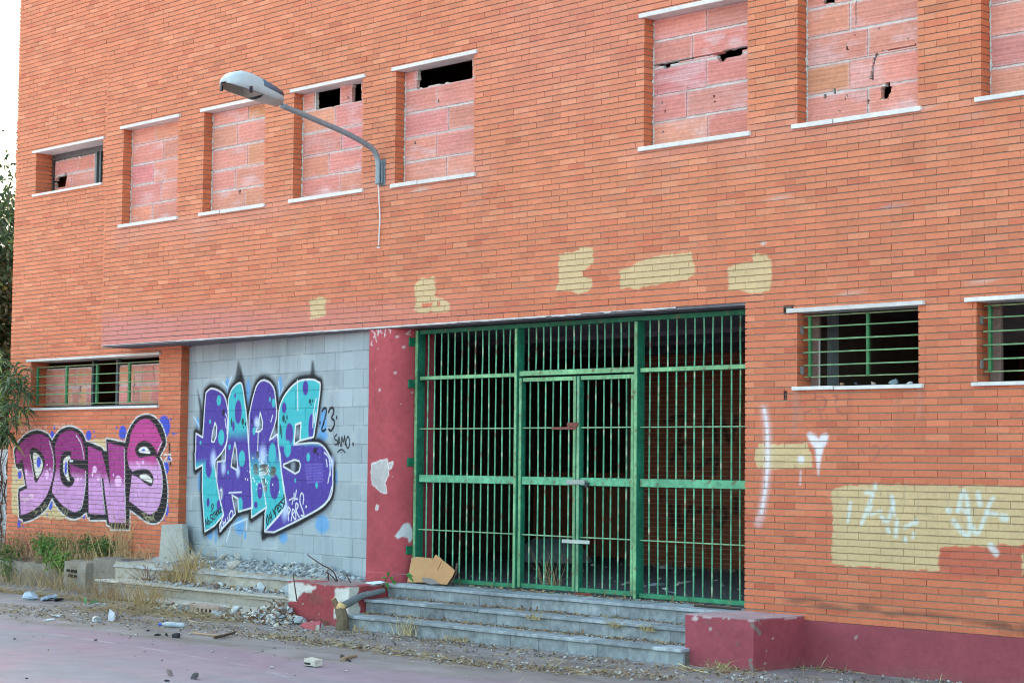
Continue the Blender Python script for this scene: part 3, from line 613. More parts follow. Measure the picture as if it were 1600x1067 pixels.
_bm = bmesh.new(); bmesh.ops.create_icosphere(_bm, subdivisions=1, radius=1.0)
ICO1_V = np.array([v.co[:] for v in _bm.verts]); ICO1_F = [tuple(v.index for v in f.verts) for f in _bm.faces]; _bm.free()
def stone_verts(c, size, g, small=False):
    V = (ICO1_V if small else ICO_V).copy(); n = 4 if small else 7
    for _ in range(n + 3):                                              # chop flat facets off a ball: broken masonry
        d = g.normal(0, 1, 3); d /= np.linalg.norm(d); h = 0.22 + 0.45 * g.random(); k = V @ d
        V = V - np.where(k > h, k - h, 0)[:, None] * d
    V = V * (np.array([1.35, 1.0, .62]) * (0.8 + .5 * g.random(3))) * size
    A = g.normal(0, 1, (3, 3)) * .35 + np.eye(3); Q, _ = np.linalg.qr(A); V = V @ Q; t_ = g.uniform(0, 6.28); V = V @ np.array([[math.cos(t_), math.sin(t_), 0], [-math.sin(t_), math.cos(t_), 0], [0, 0, 1]])
    V[:, 2] -= V[:, 2].min() + size * .10
    return V + np.asarray(c)
def add_stone(mb, c, size, col, g, small=False): mb.add(stone_verts(c, size, g, small), ICO1_F if small else ICO_F, col)
def add_leaves(mb, P, D, L, W, col, droop=0.15):
    """P base points, D unit directions, L length, W width arrays; each leaf is a bent four-vertex blade"""
    n = len(P); D = D / (np.linalg.norm(D, axis=1)[:, None] + 1e-9)
    r = rng.normal(0, 1, (n, 3)); S = np.cross(D, r); S /= np.linalg.norm(S, axis=1)[:, None] + 1e-9
    mid = P + D * (L * .5)[:, None]; tip = P + D * L[:, None] - np.array([0, 0, 1]) * (L * droop)[:, None]
    V = np.stack([P, mid + S * (W / 2)[:, None], tip, mid - S * (W / 2)[:, None]], 1).reshape(-1, 3)
    F = np.arange(4 * n).reshape(-1, 4)
    mb.add(V, F, np.repeat(col, 4, 0) if col.ndim == 2 else col)
def rdir(n, up=0.0):
    d = rng.normal(0, 1, (n, 3)); d[:, 2] += up; return d / np.linalg.norm(d, axis=1)[:, None]
def plate(mb, poly, thick, col, nrm):
    """a flat polygon (3-D points) given a thickness along nrm"""
    P = np.asarray(poly, float); n = len(P); nrm = np.asarray(nrm, float)
    V = np.concatenate([P, P + nrm * thick]); f = [tuple(range(n))[::-1], tuple(range(n, 2 * n))] + [(i, (i + 1) % n, n + (i + 1) % n, n + i) for i in range(n)]
    mb.add(V, f, col)

# ================================================================== THE BUILDING
B = empty('brick_building', (-4.0, 2.0, 0.0))
tag(B, 'abandoned orange brick building with bricked up windows and graffiti on its ground floor', 'building')
UP = [(-11.26, -9.905), (-9.29, -7.935), (-7.32, -5.96), (-5.335, -3.965), (-1.355, 0.02), (0.64, 2.008), (2.68, 4.05)]
ZS, ZL = 5.21, 6.555
LOW = [(0.64, 2.01), (2.62, 3.99)]
LS, LL = 2.675, 3.37
fr_front = lambda u, d, z: np.stack([u, d, z], -1)
g1 = on_front(1232, 484); g2 = on_front(1227, 618)
for g_, r_ in ((g1, .06), (g2, .02)): pf.fill([g_ + np.array(q) * [r_, .045] for q in ((-1, -1), (1, -1), (1, 1), (-1, 1))], lin((40, 24, 20)), .004)  # inner shade of the brick gaps painted as dark fill on shallow mortar
front_ops = [(-13, 0.0, 0.0, 3.49, .25)] + [(a, b, ZS, ZL, .16) for a, b in UP] + [(a, b, LS, LL, .22) for a, b in LOW]
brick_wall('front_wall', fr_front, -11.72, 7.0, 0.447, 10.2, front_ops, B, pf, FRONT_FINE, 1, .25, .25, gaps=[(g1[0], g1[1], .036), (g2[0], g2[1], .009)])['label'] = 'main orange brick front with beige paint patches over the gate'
fr_wing = lambda u, d, z: np.stack([u, d + Y1, z], -1)
UW = (-14.47, -12.55, 5.94, 6.63); LW = (-14.46, -10.95, 2.645, 3.355)
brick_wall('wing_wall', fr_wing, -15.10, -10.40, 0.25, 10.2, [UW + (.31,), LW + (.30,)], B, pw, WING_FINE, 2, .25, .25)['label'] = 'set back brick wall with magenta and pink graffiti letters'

def window(label, loc):
    w = empty('window', loc, B); w['label'] = label; return w
def slab(name, x0, x1, y0, y1, z0, z1, parent, chips=0):
    m = MB(); c = lin((208, 205, 202)) * (1 + .04 * rng.normal())
    if chips:                                                            # a broken sill: two lengths with a nick between
        xm = x0 + (x1 - x0) * .33
        m.box((x0, y0, z0), (xm, y1, z1), c, .004, .0012); m.box((xm + .012, y0 + .004, z0 - .003), (x1, y1, z1 - .002), c * .97, .004, .0012)
    else: m.box((x0, y0, z0), (x1, y1, z1), c, .004, .0012)
    return m.build(name, M_WHITE, parent)
CLAY = lin((203, 136, 122))
def bead(parent, pq, r, c):
    p, q = np.array(pq[0]), np.array(pq[1]); n = int(np.linalg.norm(q - p) / .018); t = np.linspace(0, 1, n)[:, None]
    P = p + (q - p) * t + rng.normal(0, r * .22, (n, 3)); m = MB(); m.tube(P, r * np.clip(rng.normal(.75, .45, n), .12, 1.7), lin(c), 6); return m.build('mortar_bead', M_MORTAR, parent)
def infill(parent, ua, ub, za, zb, Y, rows, splits, holes=(), missing=(), seed=0, mortarcol=(194, 189, 184), dense=True):
    g = np.random.default_rng(seed + 900); m = MB(); W = ub - ua; H = zb - za
    rz = [zb - H * r for r in [0] + list(rows) + [1]]
    hm = [np.asarray(h) for h in holes]
    def ok(cu, cz):
        P = np.stack([cu, cz], -1); r = np.ones(len(P), bool)
        for h in hm:
            lo = h.min(0); hi = h.max(0); q = ((P > lo) & (P < hi)).all(1)
            if q.any(): r[q] &= ~inside(P[q], h)
        return r
    res = .012
    for i, sp in enumerate(splits):
        xs = [ua] + [ua + W * s for s in sp] + [ub]
        for j in range(len(xs) - 1):
            if (i, j) in missing:
                tt = np.linspace(0, 1, 14); hm.append(np.concatenate([np.stack([xs[j] + (xs[j + 1] - xs[j]) * tt, rz[i + 1] + .018 * (g.random(14) - .7)], -1), [(xs[j + 1] - .012 * g.random(), rz[i] + .02), (xs[j] + .004, rz[i] + .02)]])); continue
            jv = .004 + .012 * g.random() ** 2; jh = .008 + .012 * g.random()
            a, b, c, d = xs[j] + jv * (j > 0), xs[j + 1] - jv * .5, rz[i + 1] + jh * (i < len(splits) - 1), rz[i] - jh * .6
            if b - a < .02: continue
            tint = (CLAY if g.random() > .15 else lin((204, 140, 114))) * (1 + .06 * g.normal()) * np.array([1, 1 + .05 * g.normal(), 1 + .06 * g.normal()])
            sm = g.random(); ox = g.random() * 50
            def colf(u, z):
                k = sstep(.50, .80, fbm(u * 2.2 + ox, z * 5.5, 61)) * (.25 + .6 * sm)
                t = tint * (1 + .22 * (fbm(u * 3 + ox, z * 30, 65)[:, None] - .5))
                edge = np.minimum(np.minimum(z - c, d - z), np.minimum(u - a, b - u))
                sme = (1 - sstep(.0, .035, edge + .035 * (fbm(u * 18, z * 18 + ox, 63) - .5)))
                k = np.maximum(k, sme * .38)[:, None]
                return t * (1 - k) + lin((210, 180, 180)) * k
            off = g.normal(0, .0012); tl = g.normal(0, .0008)
            m.grid(lambda u, z: np.stack([u + .004 * (fbm(z * 25, u * 25, 5) - .5), Y + off + tl * (u - a) * 2 + .002 * np.sin(z * 250), z + .010 * (fbm(u * 20, z * 20 + ox, 7) - .5) * ((z < c + .01) | (z > d - .01))], -1),
                   np.linspace(a, b, max(2, int((b - a) / res))), np.linspace(c, d, max(2, int((d - c) / res))), colf, ok)
    mc = lin(mortarcol)
    m.grid(lambda u, z: np.stack([u, Y + .007 + .010 * (fbm(u * 30, z * 30, 71 + seed) - .35), z], -1), np.linspace(ua - .012, ub + .012, int(W / .014)), np.linspace(za - .01, zb + .01, int(H / .014)),
           lambda u, z: mc * (.75 + .5 * fbm(u * 22, z * 22, 73)[:, None]), ok)
    o = m.build('block_infill', M_CLAY, parent)
    s = o.modifiers.new('thickness', 'SOLIDIFY'); s.thickness = .05; s.offset = -1
    return o
yi = lambda pts, Y, o=(0, 0), s=1.0: [on_y(o[0] + x / s, o[1] + y / s, Y)[[0, 2]] for x, y in pts]
def spots(pts, Y, o, s, r=.012):
    out = []
    for x, y in pts:
        c = on_y(o[0] + x / s, o[1] + y / s, Y)[[0, 2]]
        out.append(np.array([c + r * (0.7 + .6 * rng.random()) * np.array([math.cos(t), 1.2 * math.sin(t)]) for t in np.linspace(0, 6.28, 9)[:-1]]))
    return out
YI = .145
H3 = []; H4 = []
specs = [
 ('first upper window from the step in the wall, five block courses and no holes', [.17, .375, .59, .80], [[.5], [.67], [.47], [.64], [.46]], [], []),
 ('upper window behind the street lamp head with one small hole near its sill', [.15, .37, .585, .79], [[.67], [.48], [.67], [.45], [.64]], spots([(420, 838)], YI, (300, 150), 5.615, .03), []),
 ('upper window crossed by the lamp arm with two square gaps in its top course', [.17, .385, .595, .80], [[.19, .21, .62, .79, .82, .97], [.55], [.66], [.46], [.65]], spots([(570, 368)], YI, (400, 60), 3.9525, .02), [(0, 2), (0, 5)]),
 ('upper window right of the lamp with one wide dark gap under its lintel', [.165, .375, .585, .80], [[.15, .175, .985], [.48], [.65], [.48], [.63]], spots([(1125, 390), (980, 645)], YI, (400, 60), 3.9525, .02) + spots([(1187, 322)], YI, (400, 60), 3.9525, .012), [(0, 2)]),
 ('upper window with a ragged dark slot across its middle', [.175, .385, .595, .80], [[.6], [.45], [.6], [.39], [.62]],
  [yi([(180, 449), (835, 322), (840, 345), (800, 352), (790, 392), (690, 410), (670, 428), (640, 430), (615, 392), (590, 388), (500, 404), (300, 448), (292, 470), (272, 482), (252, 478), (248, 462), (180, 462)], YI, (980, 0), 4.447)] + spots([(213, 655), (244, 715), (265, 775), (603, 672), (610, 708), (425, 610), (250, 920)], YI, (980, 0), 4.447, .013), []),
 ('upper window with the largest broken hole low down and cracked blocks', [.17, .37, .58, .79], [[.2, .52], [.43], [.6], [.43], [.6]],
  [yi([(690, 540), (715, 538), (722, 565), (735, 568), (722, 610), (706, 640), (708, 655), (655, 655), (660, 615), (655, 590), (665, 570), (682, 566)], YI, (1220, 0), 4.21), yi([(622, 352), (640, 350), (632, 380), (618, 410), (608, 470), (612, 525), (600, 530), (585, 520), (598, 450), (606, 395)], YI, (1220, 0), 4.21), yi([(640, 345), (770, 315), (880, 296), (888, 272), (892, 274), (888, 302), (770, 322), (640, 352)], YI, (1220, 0), 4.21),
   yi([(275, -20), (355, -20), (355, 22), (280, 32)], YI, (1220, 0), 4.21), yi([(487, 10), (495, 10), (497, 165), (489, 172)], YI, (1220, 0), 4.21)] + spots([(435, 318), (352, 598), (292, 640), (573, 668)], YI, (1220, 0), 4.21, .022) + spots([(490, 232), (840, 258), (437, 628), (425, 650), (388, 732), (643, 196)], YI, (1220, 0), 4.21, .011), []),
 ('upper window cut by the right edge of the photo, no holes', [.17, .38, .59, .80], [[.5], [.33, .9], [.55], [.4], [.6]], [], []),
]
for i, ((a, b), (lab, rows, spl, holes, miss)) in enumerate(zip(UP, specs)):
    w = window(lab, ((a + b) / 2, 0, ZS))
    infill(w, a - .005, b + .005, snap(ZS) - .004, snap(ZL) + .004, YI, rows, [[q * .872 for q in r_] for r_ in spl], holes, miss, i)
    slab('sill', a - .055, b + .05, -.035, YI - .002, snap(ZS) - .044, snap(ZS) + .002, w, chips=(i % 2))
    slab('lintel', a - .06, b + .055, -.03, .2, snap(ZL) - .002, snap(ZL) + .042, w)
    m = MB()                                                             # mortar squeezed out along the sill and the left jamb
    bead(w, [(a + .015, YI + .002, snap(ZS) + .006), (b - .01, YI + .002, snap(ZS) + .006)], .020, (198, 194, 190))
    bead(w, [(a + .006, YI - .001, snap(ZS) + .02), (a + .006, YI - .001, snap(ZL) - .03)], .012, (182, 182, 176))

def grille(parent, verts, horis, Y, fr, bw=.03, hw=.014, name='grille'):
    """green window bars: upright flats and thin cross rods"""
    m = MB(); G = lin((56, 112, 70)); x0, x1, z0, z1 = fr
    for x in verts: m.box((x - bw / 2, Y - .004, z0), (x + bw / 2, Y + .03, z1), G, .003)
    for z in horis: m.box((x0, Y - hw, z - hw / 2), (x1, Y - .0045, z + hw / 2), lin((108, 146, 104)), .003, .0008)
    for z in (z0, z1): m.box((x0 + .0, Y + .004, z - .006), (x1, Y + .03, z + .006), lin((120, 140, 100)), .002)
    return m.build(name, M_GREEN, parent)
w = window('barred ground floor window with stones on its sill', (1.32, 0, LS)); a, b = LOW[0]
zc = lambda y: on_y(1262, 420 + y / 3.9525, .08)[2]
grille(w, [.725, 1.395, 1.99], [zc(362), zc(440), zc(518), zc(597)], .08, (.66, 2.0, zc(668), zc(293)))
slab('sill', a - .04, b + .06, -.04, .22, snap(LS) - .034, snap(LS) + .002, w, chips=1); slab('lintel', a - .10, b + .075, -.045, .24, snap(LL) - .002, snap(LL) + .036, w)
m = MB(); m.box((a + .10, .205, snap(LS)), (a + .110, .225, snap(LL) - .25), lin((176, 172, 168)), .002, .003); m.box((a + .005, .20, snap(LS)), (a + .10, .24, snap(LL)), lin((120, 96, 88)), .002)
m.build('frame', M_MORTAR, w)
w = window('barred ground floor window cut by the right edge of the photo', (3.3, 0, LS)); a, b = LOW[1]
grille(w, [2.70, 3.37, 3.97], [zc(362), zc(440), zc(518), zc(597)], .08, (2.64, 3.98, zc(668), zc(293)))
slab('sill', a - .04, b + .06, -.04, .22, snap(LS) - .034, snap(LS) + .002, w); slab('lintel', a - .10, b + .075, -.045, .24, snap(LL) - .002, snap(LL) + .036, w)
m = MB(); m.box((a + .005, .20, snap(LS)), (a + .12, .24, snap(LL)), lin((120, 100, 92)), .002); m.build('frame', M_MORTAR, w)
for bx in (LOW[0][0], LOW[1][0]):
    for zz in (2.82, 3.21): m = MB(); m.box((bx + .002, .045, zz - .045), (bx + .006, .10, zz + .03), lin((136, 130, 124)), .001, .003); m.build('mortar_patch', M_MORTAR, B)

# wing windows
w = window('small upper window of the set back wall with a torn hole and metal frame', (-13.5, .5, UW[2])); a, b, c, d = UW; c = snap(c); d = snap(d)
YW = Y1 + .30; A5 = (20, 200); K5 = 8.894
fx = on_y(A5[0] + 1165 / K5, A5[1] + 400 / K5, YW)[0]
infill(w, a, fx - .02, c, d - .10, YW + .02, [.42], [[.56], [.42]], [yi([(720, 625), (745, 622), (745, 645), (758, 660), (728, 815), (600, 840), (575, 835), (590, 790), (565, 750), (600, 735), (590, 695), (630, 680), (660, 668), (718, 655)], YW + .02, A5, K5)] + spots([(833, 655)], YW, A5, K5, .012), [], 11)
slab('sill', a - .05, b + .02, Y1 - .035, YW - .01, c - .034, c + .002, w); slab('lintel', a - .09, b + .05, Y1 - .03, YW + .1, d - .002, d + .036, w)
m = MB(); AL = lin((110, 116, 118))
m.box((a + .0, YW - .02, d - .09), (b, YW + .03, d - .004), lin((92, 92, 94)), .003)
m.box((fx, YW - .03, c + .003), (fx + .05, YW + .02, d - .09), AL, .004); m.box((fx + .11, YW - .02, c + .003), (fx + .15, YW + .02, d - .09), AL * .6, .004)
m.box((a + .002, YW - .02, c + .003), (a + .03, YW + .015, d - .09), lin((70, 66, 66)), .003)
m.build('frame', M_METAL, w)
bead(w, [(a + .04, YW, c + .008), (fx - .01, YW, c + .008)], .026, (206, 203, 200))
for k in (.06, .22, .60, .97):
    m = MB(); add_stone(m, (a + .04 + (fx - a - .08) * k, YW + .02, d - .125), .04, lin((222, 220, 214)), rng, True); m.build('mortar_lump', M_MORTAR, w)
w = window('long barred ground floor window of the set back wall, half closed with clay blocks', (-12.7, .5, LW[2])); a, b, c, d = LW; c = snap(c); d = snap(d)
YW = Y1 + .27; A4 = (20, 540); K4 = 6.667
X4 = lambda x, Y=YW: on_y(A4[0] + x / K4, A4[1] + 400 / K4, Y)[0]
zt = on_y(A4[0] + 850 / K4, A4[1] + 225 / K4, YW)[2]
infill(w, X4(345), X4(835), c + .03, zt, YW, [.5], [[.4, .66, .8], [.12, .26, .42, .58, .72, .86]], [yi([(690, 425), (712, 420), (708, 450), (716, 470), (704, 500), (708, 540), (694, 560), (700, 500), (690, 470)], YW, A4, K4)], [], 12)
infill(w, X4(1110), b + .01, c + .03, zt, YW, [.5], [[.28, .42, .64, .87], [.22, .38, .58, .76, .93]], [yi([(1462, 215), (1470, 215), (1468, 340), (1460, 340)], YW, A4, K4), yi([(1258, 400), (1266, 400), (1268, 500), (1260, 560)], YW, A4, K4)], [], 13)
slab('sill', a - .06, b + .03, Y1 - .045, YW - .06, c - .036, c + .002, w); slab('lintel', a - .10, b + .05, Y1 - .04, YW + .15, d - .002, d + .036, w)
m = MB()
for x in (330, 1100): m.box((X4(x) - .03, YW - .03, c + .01), (X4(x) + .02, YW + .04, d - .004), lin((84, 88, 92)), .004)
m.box((X4(835), YW - .03, c + .01), (X4(855), YW + .04, d - .004), lin((60, 66, 66)), .004)
m.box((X4(330), YW - .05, c + .004), (b, YW + .03, c + .035), lin((70, 76, 78)), .004); m.build('frame', M_METAL, w)
zw = lambda y: on_y(A4[0] + 870 / K4, A4[1] + y / K4, Y1 + .07)[2]
grille(w, [X4(252, Y1 + .07), X4(555, Y1 + .07), X4(872, Y1 + .07), X4(1207, Y1 + .07)], [zw(297), zw(393), zw(490)], Y1 + .07, (a + .02, b - .01, zw(598), zw(196)), .045)

# block infill with the purple and turquoise letters
m = MB()
BWd, BHt = .445, .228
def block_fn(s, z):
    row = np.floor((z - .5) / BHt); f = (z - .5) / BHt - row
    so = s / BWd + .5 * (row % 2) + .13 * _hash(row.astype(np.int64), row.astype(np.int64), 3); ci = np.floor(so); h = so - ci
    jd = np.minimum(np.minimum(f, 1 - f) * BHt, np.minimum(h, 1 - h) * BWd)
    return row, ci, jd
DMG = [e3([(30, 172), (100, 168), (130, 200), (125, 262), (90, 292), (45, 280)]), e3([(-25, 170), (10, 165), (22, 205), (18, 270), (-5, 285), (-28, 250)]), e3([(155, 200), (195, 198), (208, 240), (190, 290), (160, 300), (140, 265)]), e3([(62, 312), (85, 310), (92, 370), (112, 390), (110, 440), (90, 462), (75, 420)]), e2([(745, 40), (775, 35), (778, 105), (755, 115)])]
def inf_pos(s, z):
    row, ci, jd = block_fn(s, z)
    d = (1 - sstep(0.0, .008, jd)) * .005 + .004 * (_hash(ci.astype(np.int64) + 50, row.astype(np.int64) + 50, 8) - .5) + .002 * (fbm(s * 20, z * 20, 77) - .5)
    P = np.stack([s, z], -1)
    for q in DMG:
        q = np.asarray(q); k = ((P > q.min(0) - .1) & (P < q.max(0) + .1)).all(1)
        if k.any():
            t = sdf(P[k], q) + .03 * (fbm(P[k, 0] * 25, P[k, 1] * 25, 2) - .5); d[k] += .07 * (1 - sstep(-.018, .004, t))
    return np.stack([INF_L[0] + INF_D[0] * s - INF_N[0] * d, INF_L[1] + INF_D[1] * s - INF_N[1] * d, z], -1)
def inf_col(s, z):
    row, ci, jd = block_fn(s, z)
    tone = .88 + .22 * _hash(ci.astype(np.int64) + 90, row.astype(np.int64) + 90, 5)
    base = GREY0 * (tone * (1 + .16 * (fbm(s * 1.3, z * 1.3, 91) - .5)))[:, None]
    base = base * (1 - .34 * (1 - sstep(.003, .011, jd)) * (fbm(s * 5, z * 5, 19) ** 1.2 * 1.5))[:, None]
    sm = (sstep(.55, .75, fbm(s * 2.1 + 4, z * 4.5, 98)) * (1 - sstep(.0, .06, jd)) * .5)[:, None]; base = base * (1 - sm) + lin((182, 188, 190)) * sm
    ver = (sstep(.55, .8, fbm(s * 7, z * .7, 99)) * .14)[:, None]; base = base * (1 - ver)
    low = (1 - sstep(.5, .95, z + .3 * (fbm(s * 3, z * 3, 92) - .5)))[:, None]
    base = base * (1 - .05 * low) + lin((186, 182, 170)) * .05 * low
    edge = (1 - sstep(.02, .16, INF_LEN - s + .1 * (fbm(s * 9, z * 9, 95) - .5)))[:, None]
    base = base * (1 - .5 * edge) + lin((176, 178, 172)) * .5 * edge
    base = base * (1 - .10 * sstep(3.0, 3.4, z + .3 * (fbm(s * 2, z * 2, 96) - .5))[:, None])
    c, pm = pb.apply(s, z, base)
    jl = (1 - sstep(.002, .010, jd)) * sstep(.35, .6, fbm(s * 4 + 7, z * 4, 120))
    c = c * (1 - .30 * (jl * pm)[:, None]) * (1 + .16 * (fbm(s * 18, z * 18, 121) - .5) * pm)[:, None]
    wr = (fbm(s * 40, z * 40, 122) > .80) & (pm > .5); c[wr] = c[wr] * .55 + base[wr] * .45
    P = np.stack([s, z], -1)
    for q in DMG:
        q = np.asarray(q); k = ((P > q.min(0) - .1) & (P < q.max(0) + .1)).all(1)
        if k.any():
            t = sdf(P[k], q) + .03 * (fbm(P[k, 0] * 25, P[k, 1] * 25, 2) - .5); a_ = (1 - sstep(-.012, .012, t))[:, None]
            c[k] = c[k] * (1 - a_) + lin((150, 144, 138)) * (.7 + .5 * fbm(P[k, 0] * 30, P[k, 1] * 30, 4)[:, None]) * a_
    sp_ = np.zeros(len(P), bool)
    for _ in range(90):
        x = e3([(60 + rng.normal(0, 60), 260 + rng.normal(0, 90))])[0]; sp_ |= (((P - x) / (.012, .016)) ** 2).sum(1) < rng.random()
    c[sp_] = lin((222, 226, 228))
    return c
m.grid(inf_pos, np.linspace(-.02, INF_LEN + .03, 470), np.linspace(.42, 3.47, 330), inf_col)
o = m.build('block_wall', M_BLOCKW, B); o['label'] = 'grey block infill with purple and turquoise graffiti letters'

# red column
m = MB(); RED = lin((166, 70, 78))
CR = .24                                                                 # the column is rounded towards the gate
_a = np.linspace(0, math.pi / 2, 14)
CPROF = np.concatenate([[(-5.79, .5), (-5.79, .03), (-5.785, .02)], np.stack([-5.21 - CR + CR * np.sin(_a), .02 + CR - CR * np.cos(_a)], -1), [(-5.21, .56)]])
CS = np.concatenate([[0], np.cumsum(np.linalg.norm(np.diff(CPROF, axis=0), axis=1))])
def on_col(x, y):
    d = ray(x, y); best = None
    for i in range(2, len(CPROF) - 1):
        p, q = CPROF[i], CPROF[i + 1]; t = q - p; n = np.array([t[1], -t[0]])
        if n @ d[:2] >= 0: continue
        k = ((p - CAM[:2]) @ n) / (d[:2] @ n); P = CAM + d * k; u = ((P[:2] - p) @ t) / (t @ t)
        if -.02 <= u <= 1.02: return np.array([CS[i] + u * np.linalg.norm(t), P[2]])
    return np.array([CS[2], 1.0])
pcf = Paint(on_col); PLAST = lin((176, 172, 172))
cc = lambda pts: [on_col(560 + x / 3.138, 700 + y / 3.138) for x, y in pts]
cf = lambda pts: [on_col(560 + x / 3.556, 460 + y / 3.556) for x, y in pts]
for q in (cc([(64, 80), (100, 66), (140, 55), (146, 130), (130, 170), (138, 220), (110, 210), (70, 175), (64, 130)]), cc([(152, 75), (168, 70), (160, 98), (150, 102)]), cc([(88, 282), (97, 284), (94, 300), (87, 298)])):
    pcf.fill(np.asarray(q), lin((222, 214, 212)), .006, .012, rough=.012); pcf.fill(np.asarray(q), PLAST, .006, 0, rough=.012)
pcf.fill(np.asarray(cc([(180, 432), (200, 400), (222, 372), (245, 364), (265, 395), (268, 440), (250, 465), (240, 440), (215, 435), (195, 442)])), lin((184, 184, 188)), .007, 0, rough=.01)
for x, y, rx in ((215, 235, .02), (205, 435, .02), (118, 530, .022), (252, 292, .02), (108, 303, .01), (95, 415, .007), (95, 478, .008), (190, 1010, .008), (300, 545, .012), (120, 640, .006), (235, 610, .006)):
    pcf.spot(cf([(x, y)])[0], rx, rx * .8, lin((190, 172, 170)), .5, .85)
for x, y in ((78, 195), (90, 215), (100, 200), (84, 240), (76, 260), (110, 196), (125, 193), (150, 196), (170, 193), (290, 200)):
    p = cf([(x, y)])[0]; pcf.line([p, p + np.array([rng.normal(.01, .02), rng.normal(-.03, .03)]), p + np.array([rng.normal(.02, .03), -.05])], .012, lin((206, 196, 196)), .006, .9)
def col_col(sv, z):
    c = RED * (1 + .22 * (fbm(sv * 4, z * 1.6, 17)[:, None] - .5)); c = c * (1 - .10 * (fbm(sv * 9, z * 9, 18)[:, None] > .62))
    return pcf.apply(sv, z, c)[0]
def col_pos(sv, z):
    x = np.interp(sv, CS, CPROF[:, 0]); y = np.interp(sv, CS, CPROF[:, 1]); n = .005 * (fbm(sv * 6, z * 5, 41) - .5) - .008 * (z < .575 + .02 * fbm(sv * 8, z * 0, 3))
    return np.stack([x - .3 * n, y + n, z], -1)
m.grid(col_pos, np.concatenate([np.linspace(0, CS[2], 4)[:-1], np.linspace(CS[2], CS[-1], 70)]), np.linspace(.3, 3.475, 230), col_col)
m.build('column', M_RED, B)['label'] = 'red painted column with flaked plaster patches'

# soffit, ragged mortar lip, plinth
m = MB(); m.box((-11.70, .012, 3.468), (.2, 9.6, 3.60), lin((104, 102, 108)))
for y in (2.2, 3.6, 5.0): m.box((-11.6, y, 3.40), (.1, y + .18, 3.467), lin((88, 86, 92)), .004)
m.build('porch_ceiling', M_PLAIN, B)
m = MB()
us = np.linspace(-11.715, -0.9, 900)
zb = snap(3.49) - .004 - .018 * fbm(us * 5, us * 0, 5) * (fbm(us * .8, us * 0, 6) > .36)
V = np.concatenate([np.stack([us, np.full_like(us, -.003), np.full_like(us, snap(3.49) + .003)], -1), np.stack([us, np.full_like(us, -.003), zb], -1), np.stack([us, np.full_like(us, .03), zb], -1)])
n = len(us); i = np.arange(n - 1)
m.add(V, np.concatenate([np.stack([i + n, i + n + 1, i + 1, i], -1), np.stack([i + 2 * n, i + 2 * n + 1, i + n + 1, i + n], -1)]), lin((206, 200, 198)))
m.build('mortar_lip', M_MORTAR, B)
m = MB(); PLR = lin((146, 68, 78))
def red_dirty(P, base=PLR):
    c = base * (1 + .25 * (fbm(P[:, 0] * 2.5 + P[:, 1] * 2, P[:, 2] * 3, 27)[:, None] - .5))
    k = (1 - sstep(.0, .14, P[:, 2] + .12 * (fbm(P[:, 0] * 5, P[:, 2] * 5 + P[:, 1] * 5, 28) - .4)))[:, None]
    c = c * (1 - .3 * k) + lin((120, 92, 86)) * .3 * k
    f = (fbm(P[:, 0] * 16 + P[:, 1] * 13, P[:, 2] * 16, 29) > .83); c[f] = lin((172, 150, 148))
    return c
painted_box(m, (.70, -.012, -.06), (7.0, .24, snap(.447)), .03, red_dirty, .004, 'frt')
m.build('plinth', M_RED, B)
# shell: floors, roof, inner walls
m = MB(); m.box((-10.3, .05, .0), (.25, 9.6, .478), lin((104, 102, 106))); m.build('porch_floor', M_DIRT, B)
fr_back = lambda u, d, z: np.stack([u, d + 5.3, z], -1)
pk = Paint(lambda x, y: on_y(x, y, 5.3)[[0, 2]])
DK = lin((30, 28, 30)); zz = lambda pts: [on_y(x, y, 5.3)[[0, 2]] for x, y in pts]
for pl in ([(1048, 790), (1052, 820)], [(1060, 790), (1064, 825), (1080, 790), (1084, 830)], [(1092, 798), (1104, 795)], [(1116, 795), (1114, 815), (1124, 820), (1134, 808), (1132, 796), (1118, 792)], [(1150, 780), (1150, 800)], [(1040, 660), (1070, 650), (1060, 690), (1085, 690)], [(1100, 670), (1110, 640), (1120, 690)], [(1130, 660), (1140, 690), (1150, 655)], [(1050, 720), (1060, 700), (1075, 730)], [(1090, 730), (1120, 715), (1115, 740)]):
    pk.line(smooth(zz(pl)), .07, DK, .04, .8)
brick_wall('porch_wall', fr_back, -6.25, 0.1, .47, 3.46, [], B, pk, [(-6.2, -3.5, .9, 2.9)], 5, dim_mul=.5)  # brick colour darkened to paint in the dim porch interior
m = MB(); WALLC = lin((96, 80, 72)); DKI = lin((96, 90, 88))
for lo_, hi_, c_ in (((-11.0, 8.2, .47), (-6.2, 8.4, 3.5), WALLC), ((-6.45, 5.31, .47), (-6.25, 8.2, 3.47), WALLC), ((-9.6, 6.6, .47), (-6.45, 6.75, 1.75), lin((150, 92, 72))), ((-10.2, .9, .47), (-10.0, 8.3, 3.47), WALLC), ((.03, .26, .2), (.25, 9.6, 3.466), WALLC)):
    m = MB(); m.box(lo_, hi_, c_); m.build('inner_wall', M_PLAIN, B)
m = MB()
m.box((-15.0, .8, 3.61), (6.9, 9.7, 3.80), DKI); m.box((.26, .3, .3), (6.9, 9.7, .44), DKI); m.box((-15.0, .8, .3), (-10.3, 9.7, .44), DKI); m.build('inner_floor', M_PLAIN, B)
m = MB(); m.box((-15.1, Y1 + .255, .0), (-14.86, 9.8, 10.2), lin((178, 100, 70))); m.box((6.76, .255, .0), (7.0, 9.8, 10.2), lin((178, 100, 70)))
m.box((-14.86, 9.6, .0), (6.76, 9.85, 10.2), lin((178, 100, 70))); m.build('outer_wall', M_BRICK, B)
